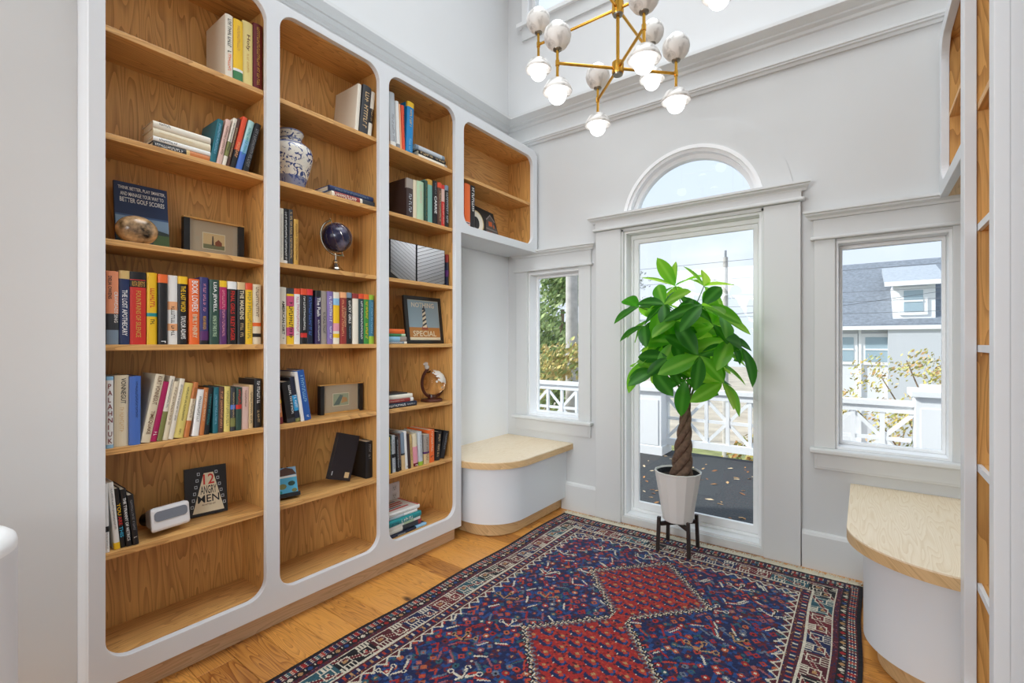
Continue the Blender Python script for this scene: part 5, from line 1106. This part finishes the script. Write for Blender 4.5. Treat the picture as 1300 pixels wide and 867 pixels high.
# small colourful scene on a black easel
es = empty('scene_plaque', (-.09, 1.128, .5362), (0, -.35, R(-12))); tag(es, 'small colourful landscape plaque on a black stand', 'plaque')
MB().box(-.008, 0, -.045, .045, .012, .135).build('board', bcol('skyblue'), es)
shape(es, [(-.045, .095), (.045, .1), (.03, .125), (0, .135), (-.045, .12)], .0002, 'brown2', 'painted_hills'); shape(es, R4(-.045, .045, .088, .097), .0004, 'white', 'painted_surf'); shape(es, R4(-.045, .045, .012, .088), .0002, '#58b4d8', 'painted_water')
for (y, z, rr, c_) in ((-.02, .05, .018, 'olive'), (.02, .06, .016, 'darkgreen'), (.03, .028, .012, 'olive'), (-.035, .025, .012, 'teal')): shape(es, [(y + rr * math.cos(2 * math.pi * k / 10), z + .7 * rr * math.sin(2 * math.pi * k / 10)) for k in range(10)], .0006, c_, 'painted_bush')
MB().box(-.022, .016, -.05, .05, 0, .01).build('ledge', black_paint, es); MB().box(.012, .016, -.05, .05, .01, .018).build('lip', black_paint, es); 
for s in (-1, 1): MB().tube([(-.012, s * .03, .005), (-.012, s * .012, .14)], .003, 6).build('upright', black_paint, es)

# chevron panels
cv = empty('chevron_art', (-.07, 1.9, 1.6064)); tag(cv, 'black edged pair of panels with grey chevron stripes', 'wall art')
def chev(y0, y1, dirn, base):
    h = .222; w = y1 - y0
    bd = MB().box(-.03, 0, y0, y1, 0, h).build('panel', black_paint, cv)
    ns = 10; bx0, bx1, bz0, bz1 = y0 + .004, y1 - .004, .003, h - .003; sl = dirn * .55 * (1 if dirn < 0 else .62)
    for k in range(-3, ns + 4):
        zc0 = bz0 + (bz1 - bz0) * k / ns; hh = (bz1 - bz0) / ns - .0025
        def zz(y): return zc0 + sl * (y - (bx0 if dirn > 0 else bx1))
        poly = [(bx0, zz(bx0)), (bx1, zz(bx1)), (bx1, zz(bx1) + hh), (bx0, zz(bx0) + hh)]
        out = poly
        for lim, sg in ((bz0, 1), (bz1, -1)):
            nw = []
            for i in range(len(out)):
                p, q = out[i], out[(i + 1) % len(out)]; ip, iq = sg * (p[1] - lim) >= 0, sg * (q[1] - lim) >= 0
                if ip: nw.append(p)
                if ip != iq: t_ = (lim - p[1]) / (q[1] - p[1]); nw.append((p[0] + t_ * (q[0] - p[0]), lim))
            out = nw
            if len(out) < 3: break
        if len(out) < 3: continue
        u = max(0, min(1, (k + 1.5) / ns)); g0 = [.52 + .47 * u] * 3; cc = '#%02x%02x%02x' % tuple(int(255 * min(1, max(.2, c * f))) for c, f in zip(g0, (.98, .99, 1.01)))
        shape(cv, out, .0, cc, 'stripe', .0025)
chev(-.205, -.015, -1, 0); chev(-.008, .222, 1, 0)

# lighthouse poster
lp = empty('framed_poster', (-.115, 2.005, 1.2452), (0, -.12, 0)); tag(lp, 'black framed lighthouse poster reading nothing special', 'framed poster')
w, h = .152, .29
plate(R4(-w, w, 0, h), [R4(-w + .027, w - .02, .02, h - .022)], YZ, -.012, .006).build('frame', pmat('dark_frame', '#1d1916', .35), lp, recalc=True, bevel=.002)
MB().box(-.01, -.002, -w + .01, w - .01, .01, h - .01).build('backing', bcol('cream'), lp)
a0, a1, b0, b1 = -w + .03, w - .023, .024, h - .025
shape(lp, R4(a0, a1, b0, b1), -.0015, '#8ea3ae', 'poster_sky'); shape(lp, R4(a0, a1, b0, b0 + .075), -.0009, '#b47a3e', 'poster_ground'); shape(lp, R4(a0, a1, b0, b0 + .014), -.0004, 'cream', 'poster_border')
yc = .004; shape(lp, [(yc - .02, b0 + .085), (yc + .02, b0 + .085), (yc + .026, b0 + .06), (yc - .026, b0 + .06)], -.0003, '#9a4b36', 'lighthouse_base')
shape(lp, [(yc - .017, b0 + .075), (yc + .017, b0 + .075), (yc + .012, b0 + .185), (yc - .012, b0 + .185)], -.0001, 'cream', 'lighthouse_tower')
for k in range(4):
    z = b0 + .08 + k * .027; shape(lp, [(yc - .0165 + k * .0012, z), (yc + .0165 - k * .0012, z + .016), (yc + .0160 - k * .0012, z + .028), (yc - .016 + k * .0012, z + .012)], .0003, 'charcoal', 'spiral_stripe')
shape(lp, R4(yc - .012, yc + .012, b0 + .183, b0 + .192), .0003, 'charcoal', 'lighthouse_gallery'); shape(lp, [(yc - .008, b0 + .192), (yc + .008, b0 + .192), (yc + .006, b0 + .205), (yc, b0 + .212), (yc - .006, b0 + .205)], .0003, 'charcoal', 'lighthouse_lantern')
text(lp, 'NOTHING', bcol('cream'), face_px(.0008, yc - .004, b1 - .028), .185, .03); text(lp, 'SPECIAL', bcol('cream'), face_px(.0008, yc - .004, b0 + .037), .19, .034)

# glass globe decanter
dg = empty('globe_decanter', (-.115, 2.055, .8854)); tag(dg, 'clear glass globe decanter in a brown wooden cradle', 'decanter')
mah = pmat('mahogany', '#4a241a', .3, noise=.25, nscale=25)
MB().lathe([(.0001, 0), (.066, 0), (.068, .008), (.064, .016), (.03, .02), (.022, .026), (.02, .042), (.0001, .046)], 28).build('base', mah, dg, smooth=True, recalc=True)
gc = Vector((.0, .012, .118)); cr_ = []
for i in range(29):
    a = R(118 + 205 * i / 28); cr_.append(gc + Vector((0, math.cos(a), math.sin(a))) * .094)
MB().tube(cr_, .009, 8).build('cradle', mah, dg, smooth=True)
gm = bpy.data.materials.new('clear_glass'); gm.use_nodes = True; n = gm.node_tree; b = n.nodes['Principled BSDF']; b.inputs['Transmission Weight'].default_value = 1.0; b.inputs['Roughness'].default_value = .02; b.inputs['IOR'].default_value = 1.15; b.inputs['Base Color'].default_value = (.97, .93, .88, 1)
MB().sphere(gc, .078, 32, 20).build('glass_ball', gm, dg, smooth=True)
et = MB(); rd = random.Random(3)
for (la, lo, k) in ((.7, .3, 40), (.35, .1, 30), (.1, .5, 25), (.9, -.3, 20)):
    for i in range(k):
        a1_ = la + rd.gauss(0, .2); a2_ = lo + rd.gauss(0, .25); p = gc + Vector((math.cos(a1_) * math.cos(a2_), math.cos(a1_) * math.sin(a2_), math.sin(a1_))) * .0785; e1 = (p - gc).orthogonal().normalized() * .008; e2 = (p - gc).normalized().cross(e1)
        et.add([p + e1 * math.cos(t_) + e2 * math.sin(t_) for t_ in (0, 1.3, 2.4, 3.6, 5)], [(0, 1, 2, 3, 4)])
et.build('etched_map', pmat('frosted_etching', '#ddd6cc', .5), dg)
ax = Vector((0, -.55, 1)).normalized(); MB().tube([gc + ax * .074, gc + ax * .1], [.014, .012], 14).build('neck', gm, dg, smooth=True); MB().tube([gc + ax * .1, gc + ax * .108, gc + ax * .12, gc + ax * .135, gc + ax * .142], [.011, .016, .011, .016, .008], 14).build('stopper', pmat('stopper_glass', '#cfc8c2', .1), dg, smooth=True)

# outlet
ou = empty('wall_outlet', (XBK, 1.868, .345)); tag(ou, 'white wall outlet on the oak back panel above stacked books', 'outlet')
MB().prism(rrect(-.04, .04, -.055, .055, .006, 4), YZ, 0, .006).build('cover_plate', wp, ou, recalc=True)
for z in (-.024, .024):
    s_ = MB().prism(rrect(-.017, .017, z - .017, z + .017, .008, 4), YZ, .006, .0075).build('socket', pmat('socket_plastic', '#d8d6d4', .4), ou, recalc=True)
    for y in (-.006, .006): MB().box(.0075, .008, y - .0013, y + .0013, z - .004, z + .008).build('slot', black_paint, s_)
    MB().tube([(.0075, 0, z - .01), (.008, 0, z - .01)], .0025, 8).build('slot', black_paint, s_)

# items in the small upper bay
def hshape(p, pts, x, c, nm): return shape(p, [(q[0] * 1.15 + .035, q[1]) for q in pts], x, c, nm)
hp = empty('house_picture', (-.17, 2.66, 2.005), (0, -.12, 0)); tag(hp, 'black picture board with a lit orange house', 'picture')
MB().prism([(-.14, 0), (.16, 0), (.10, .215), (-.14, .235)], YZ, -.012, 0).build('board', black_paint, hp, recalc=True)
hshape(hp, [(-.03, .02), (.085, .012), (.085, .095), (.06, .12), (.06, .15), (.02, .195), (-.02, .155), (-.03, .10)], .0003, '#5f5a58', 'house_shape')
for (y0_, y1_, z0_, z1_) in ((-.02, .0, .03, .065), (.01, .03, .028, .065), (.04, .055, .025, .06), (.062, .078, .022, .06), (.0, .035, .11, .145), (.045, .055, .1, .125)): hshape(hp, R4(y0_, y1_, z0_, z1_), .0009, '#d9692c', 'lit_window')
hshape(hp, [(-.03, .085), (.085, .075), (.085, .083), (-.03, .093)], .0012, '#8d8a88', 'porch_roof'); hshape(hp, [(-.024, .158), (.02, .2), (.064, .152), (.06, .146), (.02, .188), (-.02, .15)], .0012, '#9a9795', 'gable')
dp = empty('round_plaque', (-.1, 2.465, 2.0046), (0, -.12, 0)); tag(dp, 'cream round plaque with black silhouette before the house picture', 'plaque')
MB().tube([(-.006, 0, .083), (.002, 0, .083)], .083, 32).build('disc', pmat('gold_rim', '#d9c089', .4), dp, smooth=True, angle=30)
MB().tube([(.002, 0, .083), (.0026, 0, .083)], .074, 32).build('face', bcol('ivory'), dp)
shape(dp, [(.0 + .034 * math.cos(t_ * .4), .075 + .045 * math.sin(t_ * .4)) for t_ in range(16)], .0028, 'black', 'silhouette')

# white rounded pedestal by the entry
pd = empty('round_pedestal', (.24, .028, 0)); tag(pd, 'white round pedestal beside the entry wall', 'pedestal')
MB().lathe([(.0001, .0), (.19, .0), (.19, .725), (.0001, .725)], 48).build('drum', case_white, pd, smooth=True, recalc=True)
MB().lathe([(.0001, .725), (.19, .725), (.19, .74), (.187, .75), (.178, .758), (.165, .762), (.0001, .763)], 48).build('top', white_trim, pd, smooth=True, recalc=True)

# ------------------------------------------------------------------ outside
deckm = pmat('dark_deck_paint', '#3a3d40', .85, noise=.4, nscale=60)
tag(MB().box(-8, 9, YW + .14, 5.95, -.2, -.1).build('porch_floor', deckm), kind='structure')
grd = pmat('street_ground', '#b7ad9c', .9, noise=.25, nscale=.8)
tag(MB().box(-60, 60, YW + .2, 80, -2.6, -2.5).build('ground', grd), kind='structure')
tag(MB().box(-60, 60, 9, 14.5, -2.5, -2.48).build('street', pmat('asphalt', '#9a9c9f', .9, noise=.1, nscale=3)), kind='structure')
tag(MB().box(-60, 60, 6.2, 9, -2.5, -2.47).build('lawn', pmat('autumn_grass', '#8d8a52', .95, noise=.4, nscale=2)), kind='structure')
tag(MB().box(-60, 60, 14.5, 18, -2.5, -2.47).build('verge', pmat('verge_grass', '#8a8f5a', .95, noise=.4, nscale=2)), kind='structure')
ext = pmat('exterior_white', '#eef0f2', .5)
def railing(xa, xb, npan, label):
    r = empty('porch_railing', (xa, 5.8, -.1)); tag(r, label, 'railing', 'white porch railings'); L_ = xb - xa; z0, zm, z1 = .18, .45, .70
    MB().box(0, L_, -.05, .05, .745, .80).build('cap_rail', ext, r, bevel=.006); MB().box(0, L_, -.025, .025, .68, .745).build('top_rail', ext, r); MB().box(0, L_, -.03, .03, .10, .18).build('bottom_rail', ext, r)
    pw = L_ / npan
    for k in range(npan):
        a, b = k * pw, (k + 1) * pw; m = (a + b) / 2
        MB().box(a - .019 if k else 0, a + .019, -.018, .018, z0, .68).build('picket', ext, r); MB().box(m - .019, m + .019, -.018, .018, z0, .68).build('picket', ext, r)
        MB().box(a + .019, b - .019, -.012, .012, .41, .445).build('mid_rail', ext, r)
        for s in (-1, 1):
            p, q = ((a, z0), (b, .68)) if s > 0 else ((a, .68), (b, z0)); dv = Vector((q[0] - p[0], q[1] - p[1])).normalized(); nn = Vector((-dv.y, dv.x)) * .018
            MB().prism([(p[0] - nn.x, p[1] - nn.y), (q[0] - nn.x, q[1] - nn.y), (q[0] + nn.x, q[1] + nn.y), (p[0] + nn.x, p[1] + nn.y)], XZ, -.009 * (1 + .1 * s), .009).build('brace', ext, r, recalc=True)
def pillar(x0, x1, h, label):
    r = empty('porch_pillar', ((x0 + x1) / 2, 5.75, -.1)); tag(r, label, 'pillar', 'white porch pillars'); w = (x1 - x0) / 2
    MB().box(-w, w, -w, w, 0, h).build('shaft', ext, r); MB().box(-w + .035, w - .035, -w - .008, -w, .12, h - .1).build('recessed_panel', ext, r)
    MB().box(-w - .04, w + .04, -w - .04, w + .04, h, h + .06).build('cap', ext, r, bevel=.008); MB().box(-w + .05, w - .05, -w + .05, w - .05, h + .06, h + .1).build('cap_block', ext, r); MB().box(-w - .015, w + .015, -w - .015, w + .015, 0, .1).build('plinth', ext, r)
pillar(-.22, .10, .76, 'white porch pillar behind the potted tree'); pillar(2.42, 2.80, .86, 'white porch pillar outside the window by the narrow bookcase')
railing(-3.04, -.22, 6, 'white crossed porch railing outside the window by the long bookcase'); railing(.10, 2.42, 5, 'white crossed porch railing between the two pillars')
# fallen leaves
rd = random.Random(21); lfm = [pmat('fallen_leaf_' + c, c, .8) for c in ('#c9a070', '#94623a', '#e0c8a4', '#b58250')]
lms_ = []
for k in range(4):
    me = MB().add([(0, -.5, 0), (.2, -.1, .05), (.1, .4, .12), (-.05, .55, .05), (-.2, .2, .16), (-.16, -.2, .04)], [(0, 1, 2, 3, 4, 5)]).mesh('fallen_leaf'); me.materials.append(lfm[k]); lms_.append(me)
for k in range(170):
    o = link('fallen_leaf', rd.choice(lms_), None, (rd.uniform(-.9, 1.6), YW + .3 + 2.3 * rd.random(), -.099), (rd.uniform(-.15, .15), rd.uniform(-.15, .15), rd.uniform(0, 6.28))); s = rd.uniform(.03, .075); o.scale = (s, s, s * .6)
    tag(o, 'dry brown leaf fallen on the dark porch floor', 'leaf', 'fallen leaves on the porch')

# house over the street
hs = empty('grey_house', (4, 22, -2.5)); tag(hs, 'pale house with grey shingle roof and dormer across the street', 'house')
hinv = Matrix.Translation(-Vector(hs.location))
def hf(o): o.matrix_parent_inverse = hinv; return o
sid = pmat('pale_siding', '#d9dce0', .8); shg = pmat('grey_shingles', '#7d858f', .9, noise=.2, nscale=9); blu = pmat('house_window_glass', '#9fb4c0', .15)
hf(MB().box(.4, 17, 22, 30, -2.5, 1.75).build('wall', sid, hs))
hf(MB().prism([(21.6, 1.80), (21.6, 1.92), (26, 4.75), (30.4, 1.92), (30.4, 1.80)], lambda p, q, w: (w, p, q), .0, 17.4).build('roof', shg, hs, recalc=True))
hf(MB().box(.0, 17.4, 21.5, 21.62, 1.72, 1.86).build('gutter', ext, hs))
def hwin(x0, x1, z0, z1, y):
    f = hf(MB().box(x0 - .12, x1 + .12, y - .06, y, z0 - .12, z1 + .14).build('window_frame', ext, hs))
    g_ = MB().box(x0, x1, y - .08, y - .06, z0, z1).build('pane', blu, f); g2 = MB().box(x0, x1, y - .1, y - .08, (z0 + z1) / 2 - .03, (z0 + z1) / 2 + .03).build('muntin', ext, f)
    for q_ in (g_, g2): q_.matrix_parent_inverse = Matrix.Identity(4)
for x_ in (1.0, 2.1, 4.35, 6.5, 9): hwin(x_ + .0, x_ + .75, .55, 1.45, 22)
hf(MB().box(2.9, 4.05, 21.9, 24, 1.9, 3.35).build('dormer_wall', ext, hs)); hwin(3.2, 3.72, 2.35, 3.1, 21.9)
hf(MB().prism([(21.55, 3.30), (21.55, 3.44), (24.6, 4.3), (24.6, 4.1)], lambda p, q, w: (w, p, q), 2.65, 4.3).build('dormer_roof', pmat('pale_shingles', '#a9b1ba', .9, noise=.12, nscale=9), hs, recalc=True)); hf(MB().box(2.65, 4.3, 21.5, 21.6, 3.26, 3.42).build('dormer_fascia', ext, hs))
hf(MB().box(2.75, 4.2, 21.6, 22, -2.5, 1.72).build('bay_front', pmat('grey_board', '#c3c7cc', .8), hs))
hf(MB().box(1.9, 1.98, 21.9, 22, -2.5, 1.75).build('downpipe', ext, hs))

def foliage(name, n, fn, size, cols, rd, par):
    mb = MB(); idx = []
    for k in range(n):
        p = Vector(fn()); s = size * rd.uniform(.6, 1.3); a = Vector((rd.gauss(0, 1), rd.gauss(0, 1), rd.gauss(0, .7))).normalized(); b_ = a.orthogonal().normalized(); c_ = a.cross(b_)
        mb.add([p - b_ * s, p + c_ * s * .45, p + b_ * s, p - c_ * s * .45], [(0, 1, 2, 3)])
    o = mb.build(name, None, par)
    for c_ in cols:
        m = pmat('leafage_' + c_, c_, .7); o.data.materials.append(m)
    o.data.polygons.foreach_set('material_index', [rd.randrange(len(cols)) for _ in o.data.polygons]); tag(o, kind='stuff'); return o
def tree(name, label, cat, loc, trunk, blobs, n, size, cols, seed):
    r = empty(name, loc); tag(r, label, cat); rd = random.Random(seed)
    tm = pmat('tree_bark', '#7b6a58', .9, noise=.3, nscale=12)
    tr = MB()
    for pth, r0 in trunk: tr.tube(pth, [r0 * (1 - .7 * i / (len(pth) - 1)) for i in range(len(pth))], 7)
    tr.build('trunk', tm, r, smooth=True)
    def fn():
        b_ = rd.choice(blobs); v = Vector((rd.gauss(0, 1), rd.gauss(0, 1), rd.gauss(0, 1))).normalized() * rd.random() ** .4
        return (b_[0] + v.x * b_[3], b_[1] + v.y * b_[3], b_[2] + v.z * b_[3] * .85)
    foliage('foliage', n, fn, size, cols, rd, r)
rd = random.Random(8)
tree('garden_tree', 'dense green tree beyond the railing by the long bookcase', 'tree', (-4.2, 10.4, -2.5), [([(0, 0, 0), (.1, 0, 1.5), (0, 0, 3.2), (.1, 0, 4.6)], .16)], [(rd.uniform(-1.4, 1.3), rd.uniform(-.9, .9), rd.uniform(2.2, 5.6), rd.uniform(.5, .8)) for _ in range(26)], 14000, .085, ('#8ea867', '#a8bd78', '#738c52', '#c0cf95', '#b0bf80'), 3)
tree('golden_shrub', 'golden leaved shrub in front of the green tree', 'shrub', (-2.75, 7.2, -2.5), [([(0, 0, 0), (.1, 0, 1.3), (.2, 0, 2.6)], .06), ([(0, 0, .4), (-.4, .1, 1.6), (-.6, 0, 2.8)], .05)], [(rd.uniform(-.9, .9), rd.uniform(-.4, .4), rd.uniform(1.2, 3.6), rd.uniform(.3, .45)) for _ in range(16)], 3600, .055, ('#d2bf74', '#a9ae62', '#ddcd8e', '#c2a868', '#8f9c58'), 4)
br = [([(0, 0, 0), (.05, 0, 1.4), (.1, 0, 2.6)], .05)]
for k in range(16):
    a = rd.uniform(-1.2, 1.2); z0 = rd.uniform(.8, 2.4); Lb = rd.uniform(.9, 1.7); br.append(([(.05, 0, z0), (.05 + a * .5 * Lb, rd.uniform(-.3, .3), z0 + .55 * Lb), (.05 + a * .9 * Lb, rd.uniform(-.5, .5), z0 + .95 * Lb)], .02))
bl2 = [(p[0][-1][0] + rd.uniform(-.15, .15), p[0][-1][1], p[0][-1][2] + rd.uniform(-.1, .2), rd.uniform(.2, .4)) for p in br[1:]] + [(p[0][1][0], p[0][1][1], p[0][1][2], .3) for p in br[1:]]
tree('autumn_bush', 'sparse autumn bush with yellow leaves before the grey house', 'bush', (2.9, 8.2, -2.5), br, bl2, 7000, .03, ('#d6c877', '#c9b667', '#b3b46c', '#d9c48a', '#a6a864', '#cfa878'), 6)
tree('low_hedge', 'low autumn hedge behind the railing between the pillars', 'hedge', (1.9, 6.9, -2.5), [([(0, 0, 0), (0, 0, 1.2), (.1, 0, 2.2)], .05)], [(x_ * .3 - 1.0, rd.uniform(-.2, .2), rd.uniform(1.4, 2.6), .4) for x_ in range(9)], 2600, .045, ('#a9994a', '#7f8a45', '#c08a4a', '#8f7a4a', '#b8a860'), 9)
tree('bare_tree', 'small pale tree far behind the door', 'tree', (-5.2, 17.5, -2.5), [([(0, 0, 0), (.1, 0, 2.5), (.0, 0, 6.0)], .1)], [(rd.uniform(-.9, .9), rd.uniform(-.9, .9), rd.uniform(3.4, 6.2), .5) for _ in range(12)], 900, .07, ('#9aa0a0', '#8a9088', '#a8ada8'), 12)
# utility poles and wires
pm = pmat('weathered_pole', '#b9b5b0', .9, noise=.15, nscale=8)
def pole(x, y, zt, r0, label, arm=True):
    r = empty('utility_pole', (x, y, -2.5)); tag(r, label, 'utility pole')
    MB().tube([(0, 0, 0), (0, 0, zt + 2.5)], [r0, r0 * .8], 12).build('shaft', pm, r, smooth=True)
    MB().tube([(0, 0, zt + 2.5), (0, 0, zt + 2.72)], r0 * .4, 8).build('insulator', pmat('insulator_grey', '#8d9296', .4), r, smooth=True)
pole(-1.46, 16, 3.95, .095, 'grey utility pole seen above the potted tree'); pole(-2.62, 8.25, 6.5, .14, 'thick pale utility pole in front of the green tree')
wm = pmat('cable_black', '#70757c', .6)
for k, (z, y, sag) in enumerate(((3.9, 15.9, .1), (3.35, 16.1, .08), (3.0, 19, .1), (2.6, 18.5, .05), (2.1, 16.5, .02))):
    o = MB().tube([(-22 + 44 * i / 12, y, z - sag * math.sin(math.pi * i / 12)) for i in range(13)], .007, 5).build('overhead_cable', wm); tag(o, 'thin overhead cable strung along the street', 'cable', 'overhead cables along the street')
o = MB().tube([(-2.3, 8.3, 1.6), (1.5, 15, 2.2), (6.5, 20, 3.2)], .007, 5).build('overhead_cable', wm); tag(o, 'slanting service cable running toward the grey house', 'cable')
flush_text()
